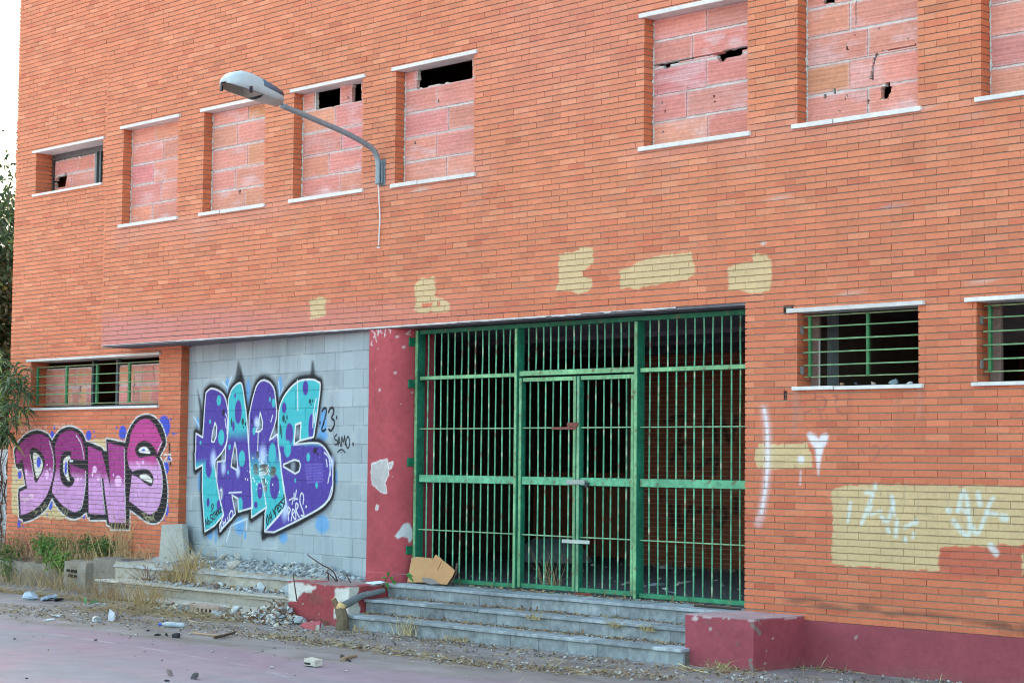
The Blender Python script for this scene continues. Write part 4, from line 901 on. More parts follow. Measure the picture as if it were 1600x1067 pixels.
m = MB(); m.box((-15.2, Y1 - .1, 10.2), (-11.8, 9.95, 10.42), lin((180, 176, 170)), .01); m.box((-11.8, -.1, 10.2), (7.1, 9.95, 10.42), lin((180, 176, 170)), .01); m.build('roof', M_CONC, B)
m = MB()                                                                 # inside the barred right-hand rooms
x = lambda px, Y: on_y(px, 550, Y)[0]
m.box((x(1258, 1.0) - .6, 1.0, .44), (x(1298, 1.0), 1.14, 3.6), lin((176, 186, 196)), .004); m.box((x(1300, 1.9), 1.9, .44), (x(1326, 1.9), 2.05, 3.6), lin((158, 166, 176)), .004)
m.box((-.02 + .28, 4.6, .44), (6.7, 4.8, 3.6), lin((120, 76, 66))); m.box((.27, 3.0, 3.2), (6.7, 3.2, 3.6), lin((150, 148, 150)), .004)
m.build('partition', M_PLAIN, B)

# ================================================================== GATE
GT = empty('security_gate', (-2.6, .3, .48)); tag(GT, 'tall green barred steel security gate across the porch, double door in its middle', 'gate')
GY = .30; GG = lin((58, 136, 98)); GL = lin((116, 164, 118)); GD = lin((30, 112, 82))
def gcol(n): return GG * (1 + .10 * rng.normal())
GS = lin((34, 112, 86))  # dark green of the member sides, their shade partly put into it
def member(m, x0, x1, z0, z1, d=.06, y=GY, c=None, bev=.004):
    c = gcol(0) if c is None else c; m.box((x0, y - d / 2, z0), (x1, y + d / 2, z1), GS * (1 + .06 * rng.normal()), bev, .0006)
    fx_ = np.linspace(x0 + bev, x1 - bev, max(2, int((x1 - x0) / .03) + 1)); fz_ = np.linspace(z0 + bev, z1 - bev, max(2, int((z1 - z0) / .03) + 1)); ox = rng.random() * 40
    def fc(u, z):                                                         # fronts paler: partly chalked, partly to paint in side shade; rust blooms, bare scratches
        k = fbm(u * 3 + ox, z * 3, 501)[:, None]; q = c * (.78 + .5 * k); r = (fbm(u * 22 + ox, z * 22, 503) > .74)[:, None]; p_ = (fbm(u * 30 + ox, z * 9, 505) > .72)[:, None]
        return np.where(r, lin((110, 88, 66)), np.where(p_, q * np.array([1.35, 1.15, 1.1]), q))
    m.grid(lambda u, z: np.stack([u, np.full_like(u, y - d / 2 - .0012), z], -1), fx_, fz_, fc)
m = MB()
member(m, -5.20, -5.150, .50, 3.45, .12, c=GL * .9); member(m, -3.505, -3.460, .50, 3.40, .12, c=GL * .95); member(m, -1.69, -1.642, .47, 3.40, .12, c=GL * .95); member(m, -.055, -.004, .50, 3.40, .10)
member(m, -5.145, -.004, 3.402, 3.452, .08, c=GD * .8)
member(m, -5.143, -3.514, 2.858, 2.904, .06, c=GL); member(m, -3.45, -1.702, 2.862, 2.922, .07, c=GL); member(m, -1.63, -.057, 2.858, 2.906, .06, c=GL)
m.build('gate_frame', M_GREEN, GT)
BARS = lin((92, 160, 126))
def bars(m, x0, x1, n, z0, z1, skip=()):
    for k in range(1, n):
        if k in skip: continue
        xx = x0 + (x1 - x0) * k / n + rng.normal(0, .002); j = rng.normal(0, .003)
        nb = max(6, int((z1 - z0) / .045)); tz_ = np.linspace(0, 1, nb); bw_ = rng.normal(0, .004); b0_ = BARS * (1 + .12 * rng.normal()); chip = rng.random(nb) < .05 + .14 * rng.random() ** 2; cb = np.where(chip[:, None], np.array([lin((150, 176, 140)), lin((120, 92, 74)), lin((176, 190, 160))])[rng.integers(0, 3, nb)], b0_ * rng.uniform(.85, 1.15, (nb, 1)))
        m.tube(np.stack([xx + bw_ * np.sin(tz_ * math.pi) + j * tz_, GY + 0 * tz_, z0 + (z1 - z0) * tz_], -1), .0088, np.repeat(cb, 8, 0), 8, False)
def side(x0, x1, n):
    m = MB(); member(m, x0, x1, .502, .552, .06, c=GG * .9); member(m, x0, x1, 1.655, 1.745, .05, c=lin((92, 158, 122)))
    bars(m, x0, x1, n, .55, 2.86)
    for z in (1.10, 2.283): m.box((x0, GY - .022, z - .007), (x1, GY - .0105, z + .007), lin((120, 160, 124)), .002, .0008)
    return m.build('side_panel', M_GREEN, GT)
side(-5.143, -3.514, 14); side(-1.63, -.057, 13)
for x0, x1, n in ((-5.145, -3.512, 14), (-3.452, -1.70, 15), (-1.632, -.055, 13)):
    m = MB(); bars(m, x0, x1, n, 2.89, 3.42); m.build('transom_bars', M_GREEN, GT)
def leaf(x0, x1, edge):
    m = MB(); zt = 2.845
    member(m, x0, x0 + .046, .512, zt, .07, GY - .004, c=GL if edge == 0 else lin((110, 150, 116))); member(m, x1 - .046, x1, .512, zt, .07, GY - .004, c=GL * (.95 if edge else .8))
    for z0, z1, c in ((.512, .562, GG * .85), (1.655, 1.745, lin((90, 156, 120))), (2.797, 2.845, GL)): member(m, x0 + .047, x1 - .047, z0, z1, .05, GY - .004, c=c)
    bars(m, x0 + .03, x1 - .03, 7, .56, 2.80)
    for z in (1.10, 2.283): m.box((x0 + .047, GY - .022, z - .007), (x1 - .047, GY - .0105, z + .007), lin((120, 160, 124)), .002, .0008)
    return m.build('gate_door', M_GREEN, GT)
leaf(-3.448, -2.556, 0); d2 = leaf(-2.546, -1.706, 1)
RUST = lin((116, 56, 46))
def plate_px(name, x0, x1, y0, y1, c, mt, par):
    a_ = on_y(x0, y0, GY - .05); b_ = on_y(x1, y1, GY - .05); m = MB(); m.box((a_[0], GY - .055, min(a_[2], b_[2])), (b_[0], GY - .041, max(a_[2], b_[2])), c, .003, .001); return m.build(name, mt, par)
plate_px('latch_bar', 862, 900, 667, 671, lin((112, 62, 58)), M_METAL, d2); plate_px('latch_bar', 886, 903, 660, 666, lin((112, 62, 58)), M_METAL, d2)
plate_px('hasp_plate', 885, 914, 749, 757, lin((150, 158, 156)), M_METAL, d2); plate_px('hasp_plate', 878, 921, 842, 850, lin((168, 176, 172)), M_METAL, d2); plate_px('bolt_box', 898, 924, 925, 931, RUST, M_METAL, d2)
m = MB(); a_ = on_y(915, 757, GY - .06); m.tube([a_ + (0, 0, .04), a_ + (.02, -.01, .05), a_ + (.035, 0, .03)], .006, lin((120, 120, 124))); m.box(a_ + (-.01, -.012, -.03), a_ + (.04, .012, .025), lin((44, 44, 56)), .004); m.build('padlock', M_METAL, d2)
for z in (3.31, 2.815, 1.89, .855):
    m = MB(); m.box((-5.226, .155, z - .05), (-5.200, .30, z + .05), GD * .8, .003, .001); m.tube([(-5.201, .22, z + .005), (-5.185, .22, z + .005)], .013, GD, 6); m.box((-5.206, .262, z - .02), (-5.17, .29, z + .02), GD * .8, .002); m.build('wall_bracket', M_GREEN, GT)

# ================================================================== STREET LAMP ON THE WALL
LX = -5.58
SL = empty('wall_street_lamp', (LX, 0, 5.3)); tag(SL, 'grey street lamp on a curved galvanised arm fixed to the brick front', 'street lamp')
m = MB(); m.tube(smooth([(LX, -.055, 5.20), (LX, -.055, 5.42), (LX, -.085, 5.55), (LX, -.20, 5.645), (LX, -.56, 5.757), (LX, -1.0, 5.85), (LX, -1.52, 5.957)], 6), .033, lin((134, 146, 154)), 12); m.build('arm', M_METAL, SL, True)
m = MB(); m.box((LX - .04, -.012, 5.19), (LX + .075, .0, 5.50), lin((112, 128, 138)), .003); m.box((LX + .050, -.05, 5.21), (LX + .058, -.0125, 5.48), lin((112, 128, 138)), .003); m.box((LX - .02, -.03, 5.26), (LX + .045, -.017, 5.30), lin((100, 112, 120)), .003); m.box((LX - .02, -.03, 5.42), (LX + .045, -.017, 5.46), lin((100, 112, 120)), .003)
m.build('wall_bracket', M_METAL, SL)
m = MB(); p = [(LX, -.05, 5.21), (LX - .002, -.03, 5.0), (LX + .004, -.02, 4.8), (LX - .006, -.02, 4.6), (LX - .012, -.02, 4.47)]
m.tube(smooth(p, 5), .009, lin((206, 204, 206)), 6); add_stone(m, (LX - .012, -.02, 4.435), .022, lin((210, 206, 206)), rng, True); m.build('hanging_cable', M_PLASTIC, SL)
ST = [(-1.545, 5.950, 6.070, .085), (-1.575, 5.942, 6.105, .120), (-1.72, 5.955, 6.155, .148), (-1.88, 5.975, 6.208, .164), (-2.02, 5.995, 6.246, .170), (-2.14, 6.010, 6.254, .166), (-2.235, 6.028, 6.226, .146), (-2.295, 6.044, 6.172, .108), (-2.325, 6.060, 6.110, .052)]
def section(st, lo, n=15):
    y, zb_, zt_, hw = st; th = np.linspace(0, math.pi, n); zr = zb_ + .035
    c_, s_ = np.cos(th), np.sin(th)
    return np.stack([LX + hw * np.sign(c_) * np.abs(c_) ** .5, np.full(n, y), zr + (zt_ - zr) * np.abs(s_) ** .62], -1)
def loft(m, sts, col, fn):
    S = [fn(s_) for s_ in sts]; n = len(S[0]); V = np.concatenate(S)
    m.add(V, [(i * n + k, i * n + k + 1, (i + 1) * n + k + 1, (i + 1) * n + k) for i in range(len(S) - 1) for k in range(n - 1)], col)
    return S
m = MB(); LC = lin((172, 184, 190)); S = loft(m, ST, LC, lambda s_: section(s_, 0))
n = 15; m.add(S[0], [tuple(range(n))], LC * .9)
S2 = [np.stack([LX + s_[3] * np.array([1, .92, .92, 1])[[0, 1]], ], 0) for s_ in ST]
hs = m.build('lamp_housing', M_LAMP, SL, True); md = hs.modifiers.new('shell', 'SOLIDIFY'); md.thickness = .008; md.offset = 0
def under(st, n=11, dz=.0):
    y, zb_, zt_, hw = st; t = np.linspace(1, -1, n); return np.stack([LX + hw * .985 * t, np.full(n, y), (zb_ + .036) - .036 * (1 - np.abs(t) ** 3)], -1)
m = MB(); loft(m, ST[:4], lin((160, 168, 164)), under); P0 = under(ST[0]); m.add(P0, [tuple(range(11))[::-1]], lin((170, 180, 178))); e = under(ST[3]); m.build('gear_cover', M_LAMP, SL, True)
def bowl(st, n=13):
    y, zb_, zt_, hw = st; k = min(1, max(0, (st[0] + 1.88) / -.10)) * min(1, max(0, (2.325 + st[0]) / .12)); t = np.linspace(1, -1, n)
    return np.stack([LX + hw * .93 * t, np.full(n, y), (zb_ + .034) + .085 * k * np.sqrt(np.maximum(0, 1 - t ** 2))], -1)
SB = []
for i in range(3, len(ST) - 1):
    for k in range(5): t = k / 5; SB.append(tuple(np.array(ST[i]) * (1 - t) + np.array(ST[i + 1]) * t))
SB.append(ST[-1])
m = MB(); loft(m, SB, lin((128, 128, 118)), bowl); m.tube([(LX, -1.98, 6.105), (LX, -2.16, 6.125)], .028, lin((214, 214, 206)), 10); m.tube([(LX, -1.92, 6.10), (LX, -1.98, 6.105)], .022, lin((120, 110, 90)), 10); m.build('reflector', M_LAMP, SL, True)
m = MB()
def lid(st, n=9):
    y, zb_, zt_, hw = st; th = np.linspace(math.pi * .10, math.pi * .90, n); c_, s_ = np.cos(th), np.sin(th); zr = zb_ + .035
    return np.stack([LX + (hw + .004) * np.sign(c_) * np.abs(c_) ** .5, np.full(n, y), zr + (zt_ + .006 - zr) * np.abs(s_) ** .62], -1)
loft(m, ST[1:4], lin((86, 96, 116)), lid); o = m.build('rear_lid', M_LAMP, SL, True); md = o.modifiers.new('shell', 'SOLIDIFY'); md.thickness = .006; md.offset = 1
m = MB(); m.box((LX + .162, -2.09, 6.0), (LX + .178, -2.05, 6.075), lin((28, 32, 44)), .003); m.build('clip', M_PLASTIC, SL)
m = MB(); m.box((LX - .05, -2.34, 6.01), (LX - .015, -2.31, 6.07), lin((22, 24, 30)), .004); m.build('clip', M_PLASTIC, SL)

# ================================================================== GROUND
def court_edge(x): return -3.30 + .10 * (fbm(x * 1.3, x * 0, 301) - .5) * 2 - .03 * np.maximum(x + 4, 0) ** 1.15 + .50 * sstep(-1.5, 1.2, x)
def ground_h(x, y):
    e = court_edge(x); k = sstep(e - .05, e + .35, y)
    band = np.exp(-((y - e - .30) / .28) ** 2)
    left = sstep(-8.5, -11.5, x) * 0
    h = k * (.018 * (fbm(x * 2.2, y * 2.2, 310) - .45) + .02 * (fbm(x * 9, y * 9, 311) - .5) * (fbm(x * 1.1, y * 1.1, 312))) + band * .022 * fbm(x * 6, y * 6, 313)
    return np.where((np.abs(x) < 60) & (y > -14), h, 0)
def ground_c(x, y):
    e = court_edge(x) + .22 * (fbm(x * 3, y * 3, 320, 3) - .5)
    k = sstep(-.10, .22, y - e)[:, None]
    pink = lin((137, 120, 132)) * (1 + .16 * (fbm(x * .4 + y * .3, y * 1.2, 322)[:, None] - .5))
    worn = sstep(.45, .68, fbm(x * .35 + y * .5 + 20, y * 1.4 - x * .2, 323))[:, None]
    pink = pink * (1 - .7 * worn) + lin((121, 123, 132)) * .7 * worn
    st = sstep(.5, .75, fbm((x + y * .8) * 1.6, (x * .8 - y) * .35, 325, 2))[:, None]
    pink = pink * (1 - .22 * st) + lin((148, 110, 128)) * .22 * st
    ln = on_z(82, 990)[:2], on_z(230, 1012)[:2], on_z(400, 1042)[:2], on_z(480, 1067)[:2]
    d = seg_dist(np.stack([x, y], -1), np.array(ln), False)
    l = ((1 - sstep(.010, .045, d)) * .34 * sstep(.35, .6, fbm(x * 3, y * 3, 329)))[:, None]
    pink = pink * (1 - l) + lin((184, 178, 190)) * l
    dirt = lin((128, 121, 120)) * (1 + .30 * (fbm(x * 1.6, y * 2.6, 331)[:, None] - .5))
    dk = sstep(.48, .68, fbm(x * 2.1 + 9, y * 4.5, 333))[:, None]
    dirt = dirt * (1 - .45 * dk) + lin((98, 87, 80)) * .45 * dk
    gr = sstep(.5, .7, fbm(x * .9 + 30, y * 3.0, 335))[:, None]
    dirt = dirt * (1 - .4 * gr) + lin((150, 144, 150)) * .4 * gr
    return pink * (1 - k) + dirt * k
gx = np.concatenate([-np.geomspace(400, 19, 22), np.arange(-18.5, 8.01, .05), np.geomspace(9, 400, 22)])
gy = np.concatenate([-np.geomspace(400, 16, 18), np.arange(-15, -8, .2), np.arange(-8, .9, .04), np.array([2, 5, 10]), np.geomspace(20, 400, 10)])
m = MB(); m.grid(lambda x, y: np.stack([x, y, ground_h(x, y)], -1), gx, gy, ground_c)
tag(m.build('ground', M_COURT), 'worn pink court paint with a dusty grey dirt strip along the building', kind='structure')

# ================================================================== STEPS AND RED BLOCKS
SLT = lin((147, 153, 160)); SLR = lin((133, 138, 143))
def step(name, par, x0, x1, yf, yb, zb, zt, tl=.83, rl=.41, c0=SLT, c1=SLR, th=.034, lip=.034, off=0.0, rub=.0, mt=None, label=None):
    m = MB(); g = np.random.default_rng(int(abs(yf) * 1000) + int(abs(x0) * 10))
    x = x0 - off * tl
    while x < x1 - .01:
        a = max(x, x0); b = min(x + tl, x1); t = c0 * (1 + .12 * g.normal()); dz = g.normal(0, .0015)
        if b - a > .03: m.box((a + .0015, yf + g.normal(0, .0015), zt - th + dz), (b - .0015, yb, zt + dz), t, .005, .001)
        x += tl
    x = x0 - off * rl
    while x < x1 - .01:
        a = max(x, x0); b = min(x + rl, x1); t = c1 * (1 + .12 * g.normal())
        if b - a > .03: m.box((a + .002, yf + lip + g.normal(0, .0015), zb), (b - .002, yf + lip + .026, zt - th - .003), t, .002, .0008)
        x += rl
    m.box((x0 + .002, yf + lip + .0265, zb), (x1 - .002, yb - .002, zt - th - .002), lin((110, 106, 102)))
    o = m.build(name, mt or M_SLATE, par)
    return o
ES = empty('entrance_steps', (-2.6, -.4, 0)); tag(ES, 'three bluish slate steps leading up to the green gate', 'steps')
step('step', ES, -5.14, -.045, -.885, -.51, -.03, .160, off=.3)
step('step', ES, -5.14, -.105, -.545, -.18, .10, .320, off=.7)
step('step', ES, -5.14, .02, -.215, .32, .20, .482, off=.2)
rb = MB()
pbk = Paint(lambda x, y: on_y(x, y, -.76)[[0, 2]])
def blk(pts): return [on_y(1040 + x / 6.154, 920 + y / 6.154, -.76)[[0, 2]] for x, y in pts]
pbk.fill(np.asarray(blk([(250, 285), (262, 272), (300, 270), (315, 285), (295, 308), (275, 300)])), lin((196, 176, 176)), .008, rough=.01)
for x, y, r in ((690, 525, .02), (410, 315, .02), (505, 420, .012)): pbk.spot(blk([(x, y)])[0], r, r, lin((122, 84, 88)), .6, .7)
def redblock_c(P, x1=.725, y0=-.76):
    c = red_dirty(P, lin((152, 70, 82)))
    f = np.abs(P[:, 1] - y0) < .004
    if f.any(): c[f], _ = pbk.apply(P[f, 0], P[f, 2], c[f])
    e = np.sqrt((P[:, 0] - x1) ** 2 + (P[:, 1] - y0) ** 2) + .05 * (fbm(P[:, 0] * 11, P[:, 2] * 14, 52) - .5)
    k = (e < .055 + .05 * (P[:, 2] > .33)) & (fbm(P[:, 0] * 7, P[:, 2] * 9 + P[:, 1] * 7, 53) > .50) & ((P[:, 2] > .30) | (P[:, 2] < .12)); c[k] = lin((128, 116, 114))
    t = P[:, 2] > .476
    tt = lin((172, 146, 152)) * (1 + .4 * (fbm(P[:, 0] * 5, P[:, 1] * 5, 54)[:, None] - .5)); c[t] = tt[t]
    ed = (P[:, 2] > .462) & ~t & (fbm(P[:, 0] * 12 + P[:, 1] * 12, P[:, 2] * 3, 55) > .5); c[ed] = lin((186, 160, 164))
    return c
painted_box(rb, (-.10, -.76, -.06), (.725, -.005, .483), .016, redblock_c, .007, 'flrt')
tag(rb.build('step_side_block', M_RED), 'solid dark red painted block closing the right end of the gate steps', 'block')
lb = MB(); pl_ = Paint(lambda x, y: on_y(x, y, -.74)[[0, 2]])
def lbk(pts): return [on_y(340 + x / 4.444, 840 + y / 4.444, -.74)[[0, 2]] for x, y in pts]
WHP = lin((208, 204, 198))
pl_.fill(np.asarray(lbk([(440, 300), (600, 320), (680, 345), (640, 385), (600, 378), (560, 400), (548, 440), (440, 430)])), WHP, .01, rough=.03)
pl_.fill(np.asarray(lbk([(812, 345), (940, 345), (915, 400), (905, 560), (806, 560)])), WHP * .95, .012, rough=.025)
pl_.spot(lbk([(680, 420)])[0], .12, .06, lin((116, 76, 74)), .7, .55)
def lb_c(P):
    c = red_dirty(P, lin((150, 62, 68)))
    f = np.abs(P[:, 1] + .74) < .012
    if f.any(): c[f], _ = pl_.apply(P[f, 0], P[f, 2], c[f])
    r = (np.abs(P[:, 0] + 5.16) < .012); k = r & (P[:, 1] < -.60 + .14 * (fbm(P[:, 2] * 8, P[:, 1] * 6, 8) - .5)); c[k] = WHP * .9
    t = P[:, 2] > .46; c[t] = (lin((150, 130, 128)) * (1 + .6 * (fbm(P[:, 0] * 6, P[:, 1] * 6, 57)[:, None] - .5)))[t]
    k = t & (fbm(P[:, 0] * 4, P[:, 1] * 4, 58) > .55); c[k] = lin((160, 74, 80))
    return c
painted_box(lb, (-6.30, -.74, -.04), (-5.16, -.012, .472), .016, lb_c, .014, 'flrt')
tag(lb.build('step_side_block', M_RED), 'broken red painted block with white plaster showing, left of the gate steps', 'block')

BS = empty('broken_steps', (-8.6, -.4, 0)); tag(BS, 'pale broken steps buried in rubble below the purple and turquoise graffiti', 'steps')
PC = lin((176, 168, 158)); PC2 = lin((170, 160, 150))
step('step', BS, -9.2, -6.32, -.94, -.55, -.03, .105, 1.2, 2.3, PC, PC2, .03, .06, .2, mt=M_CONC)
step('step', BS, -10.75, -6.31, -.62, -.2, .02, .262, .92, 2.9, PC, PC2, .026, .06, .4, mt=M_CONC)
m = MB(); m.box((-10.75, -.588, .205), (-8.7, -.5, .2315), PC * .9, .003, .002); m.build('nosing_strip', M_CONC, BS); m = MB(); m.box((-7.4, -.592, .203), (-6.32, -.5, .2315), PC * .85, .003, .002); m.build('nosing_strip', M_CONC, BS)
def edge_c(P): return lin((168, 159, 148)) * (1 + .5 * (fbm(P[:, 0] * 5, P[:, 2] * 9 + P[:, 1] * 3, 66)[:, None] - .5))
m = MB(); painted_box(m, (-10.95, -.16, .10), (-6.31, .6, .468), .025, edge_c, .045, 'flrt', 5); m.build('step', M_CONC, BS)
# raised bed, its kerb, and the soil behind
m = MB()
def pw_c(P): return lin((136, 126, 116)) * (1 + .45 * (fbm(P[:, 0] * 3, P[:, 2] * 6, 68)[:, None] - .5))
painted_box(m, (-18.0, .02, -.05), (-12.35, .17, .34), .03, pw_c, .05, 'flrt', 3)
tag(m.build('planter_wall', M_CONC), 'low grey concrete kerb wall holding up the weedy bed on the left', 'wall')
m = MB(); painted_box(m, (-12.33, -.16, -.05), (-11.72, .30, .43), .02, lambda P: pw_c(P) * 1.15, .034, 'flrt', 4)
DKS = lin((34, 32, 32)); m.box((-12.2, -.185, .27), (-11.97, -.14, .315), DKS, .01, .006); m.box((-12.16, -.185, .20), (-11.95, -.14, .24), DKS, .01, .006)
tag(m.build('concrete_post', M_CONC), 'stubby grey concrete block with two dark slots at the end of the weedy kerb', 'block')
m = MB(); painted_box(m, (-11.70, -.06, -.05), (-11.0, .35, .50), .03, lambda P: pw_c(P) * .93, .03, 'flrt', 4)
tag(m.build('concrete_block', M_CONC), 'rough concrete block at the left end of the broken steps', 'block')
m = MB()
def soil_h(x, y): return .33 + .14 * sstep(.1, .5, y) + .06 * (fbm(x * 3, y * 3, 70) - .4) - .02 * (x < -15.2)
m.grid(lambda x, y: np.stack([x, y, soil_h(x, y)], -1), np.arange(-19, -10.3, .06), np.arange(.14, .64, .05), lambda x, y: lin((128, 108, 88)) * (1 + .5 * (fbm(x * 7, y * 7, 71)[:, None] - .5)))
tag(m.build('soil', M_DIRT), 'dry brown soil of the raised bed', kind='structure')
m = MB()
def pile_h(x, y):
    s = (x - INF_L[0]) / (INF_R[0] - INF_L[0]); wy = INF_L[1] + s * (INF_R[1] - INF_L[1])
    d = np.maximum(wy - y, 0)
    return .462 + .11 * np.exp(-(d / .22) ** 2) * (.35 + 1.1 * fbm(x * 2.3, y * 3, 72)) * sstep(-5.8, -6.8, x) + .02 * fbm(x * 9, y * 9, 73)
m.grid(lambda x, y: np.stack([x, y, np.where(y < -.13, pile_h(x, y) - .06 * sstep(-.11, -.19, y), pile_h(x, y))], -1), np.arange(-11.0, -5.75, .04), np.arange(-.19, .66, .04), lambda x, y: lin((158, 158, 158)) * (1 + .5 * (fbm(x * 8, y * 8, 74)[:, None] - .5)))
tag(m.build('rubble', M_DIRT), 'grey dust and fine rubble heaped along the foot of the block infill', kind='stuff')

def lean(px, o, s, y0, z0, k):                                            # points on a sheet leaning back by k metres per metre
    n = np.array([0, 1, -k]); p0 = np.array([0, y0, z0]); out = []
    for x, y in px:
        d = ray(o[0] + x / s, o[1] + y / s); out.append(CAM + d * (np.dot(p0 - CAM, n) / np.dot(d, n)))
    return out
# ================================================================== RUBBLE, LITTER, LITTLE THINGS
def one(name, mb, mt, label, cat, group=None, sm=False): return tag(mb.build(name, mt, None, sm), label, cat, group)
GRC = [lin(c) for c in ((166, 173, 178), (150, 155, 160), (178, 180, 180), (134, 137, 140), (186, 180, 172))]
def gz(x, y):
    return float(ground_h(np.array([x]), np.array([y]))[0])
for i in range(64):                                                      # chunks along the infill
    px = rng.uniform(318, 470); py = rng.uniform(868, 893) + (px - 318) * .09 + rng.normal(0, 3); P = on_z(px, py, .50)
    s = (P[0] - INF_L[0]) / (INF_R[0] - INF_L[0]); wy = INF_L[1] + s * (INF_R[1] - INF_L[1]) - .05
    y = min(max(P[1], -.10), wy); x = P[0]
    z = float(pile_h(np.array([x]), np.array([y]))[0]); m = MB(); add_stone(m, (x, y, z), .022 + .05 * rng.random() ** 2, GRC[i % 5] * (.9 + .2 * rng.random()), rng)
    one('rubble_chunk', m, M_STONE, 'grey rubble chunk lying at the foot of the graffitied block infill', 'rubble', 'rubble chunks at the foot of the block infill')
P = on_z(362, 886, .52); m = MB(); add_stone(m, (P[0], min(P[1], .2), .50), .11, lin((196, 188, 178)), rng); one('rubble_chunk', m, M_STONE, 'largest pale rubble lump, in the middle of the grey heap below the graffiti', 'rubble')
for i in range(46):                                                      # chunks on and below the broken steps
    px = rng.uniform(330, 520); py = rng.choice([912, 921, 945, 955, 965]) + rng.normal(0, 4) + (px - 330) * .07
    zt = .262 if py < 932 + (px - 330) * .07 else 0.0
    P = on_z(px, py, zt); y = P[1]
    if zt > 0: y = min(max(y, -.58), -.2)
    else: y = min(y, -.98)
    m = MB(); add_stone(m, (P[0], y, zt), .03 + .07 * rng.random() ** 2, GRC[(i * 3) % 5] * (.85 + .3 * rng.random()), rng)
    one('rubble_chunk', m, M_STONE, 'broken masonry lump scattered on and below the pale broken steps', 'rubble', 'rubble lumps on the broken steps')
for px, py, r, c, lab in ((408, 962, .11, (196, 198, 200), 'pale rounded lump with a pointed top in front of the broken steps'), (385, 952, .10, (172, 182, 192), 'bluish grey lump beside the hollow brick'), (424, 968, .09, (178, 190, 200), 'flat bluish slab lying in front of the pale rounded lump'), (505, 925 + 28, .16, (206, 200, 200), 'white plaster lump under the broken red block'), (520, 960, .13, (214, 208, 206), 'jagged white plaster piece against the tree stump')):
    P = on_z(px, py, 0.0); m = MB(); add_stone(m, (P[0], min(P[1], -.95), 0), r, lin(c), rng); one('rubble_chunk', m, M_STONE, lab, 'rubble')
m = MB(); q = lean([(468, 976), (478, 971), (501, 970), (499, 978), (488, 986), (476, 984)], (0, 0), 1, -1.22, 0.0, .9); plate(m, q, .025, lin((166, 76, 86)), (0, .7, -.7)); one('plaster_fragment', m, M_RED, 'red painted plaster fragment lying below the broken red block', 'plaster')
def rubble_bits(pos, n, r0, r1, label, cols=GRC, leaves=0.0):
    ms = MB(); P = pos(n)
    for q in P:
        if rng.random() < leaves: add_leaves(ms, q[None] + [0, 0, .01], rdir(1, .3), rng.uniform(.04, .09, 1), rng.uniform(.02, .04, 1), lin([(140, 104, 78), (116, 88, 68), (160, 130, 98)][rng.integers(0, 3)])[None] * rng.uniform(.7, 1.2), .1)
        else: add_stone(ms, q, r0 + (r1 - r0) * rng.random() ** 2.5, cols[rng.integers(0, len(cols))] * rng.uniform(.75, 1.15), rng, True)
    return tag(ms.build('rubble', M_STONE), label, kind='stuff')
def pos_infill(n):
    x = rng.uniform(-10.3, -5.9, n); s_ = (x - INF_L[0]) / (INF_R[0] - INF_L[0]); wy = INF_L[1] + s_ * (INF_R[1] - INF_L[1]); y = np.maximum(wy - .03 - np.abs(rng.normal(0, .22, n)), -.17); z = pile_h(x, y); return np.stack([x, y, z], -1)
rubble_bits(pos_infill, 1050, .006, .042, 'small grey masonry bits strewn along the foot of the block infill')
def pos_tread(n):
    x = rng.uniform(-9.8, -6.35, n); return np.stack([x, -.2 - np.abs(rng.normal(0, .13, n)), np.full(n, .262)], -1)
rubble_bits(pos_tread, 600, .005, .04, 'masonry bits and dead leaves on the second broken step', GRC + [lin((160, 140, 120))], .25)
def pos_front(n):
    x = rng.uniform(-8.6, -6.0, n); y = -.97 - np.abs(rng.normal(0, .12, n)); return np.stack([x, y, .10 * np.exp(-((y + .97) / .1) ** 2) * rng.random(n)], -1)
rubble_bits(pos_front, 800, .006, .045, 'broken masonry and dead leaves heaped before the broken steps', GRC + [lin((190, 184, 180)), lin((150, 110, 100))], .3)
def pos_red(n):
    x = rng.normal(-6.35, .33, n); y = -.80 - np.abs(rng.normal(0, .16, n)); h = .22 * np.exp(-((x + 6.4) / .35) ** 2 - ((y + .80) / .2) ** 2); return np.stack([x, y, h * rng.uniform(.3, 1, n)], -1)
rubble_bits(pos_red, 700, .008, .055, 'heap of white plaster bits and brown leaves against the broken red block', GRC + [lin((198, 192, 188))] * 3, .45)
# hollow brick
P = on_z(382, 958, 0); HB = empty('hollow_brick', (P[0], -1.02, 0)); tag(HB, 'broken hollow clay brick with round holes in the rubble before the pale steps', 'brick')
m = MB(); m.box((P[0] - .28, -1.10, .0), (P[0] + .30, -.97, .13), lin((164, 142, 132)), .006, .003)
for k in range(6): m.tube([(P[0] - .2 + k * .085, -1.103, .065), (P[0] - .2 + k * .085, -1.094, .065)], .027, lin((60, 40, 34)), 8)
m.build('brick_body', M_CONC, HB)
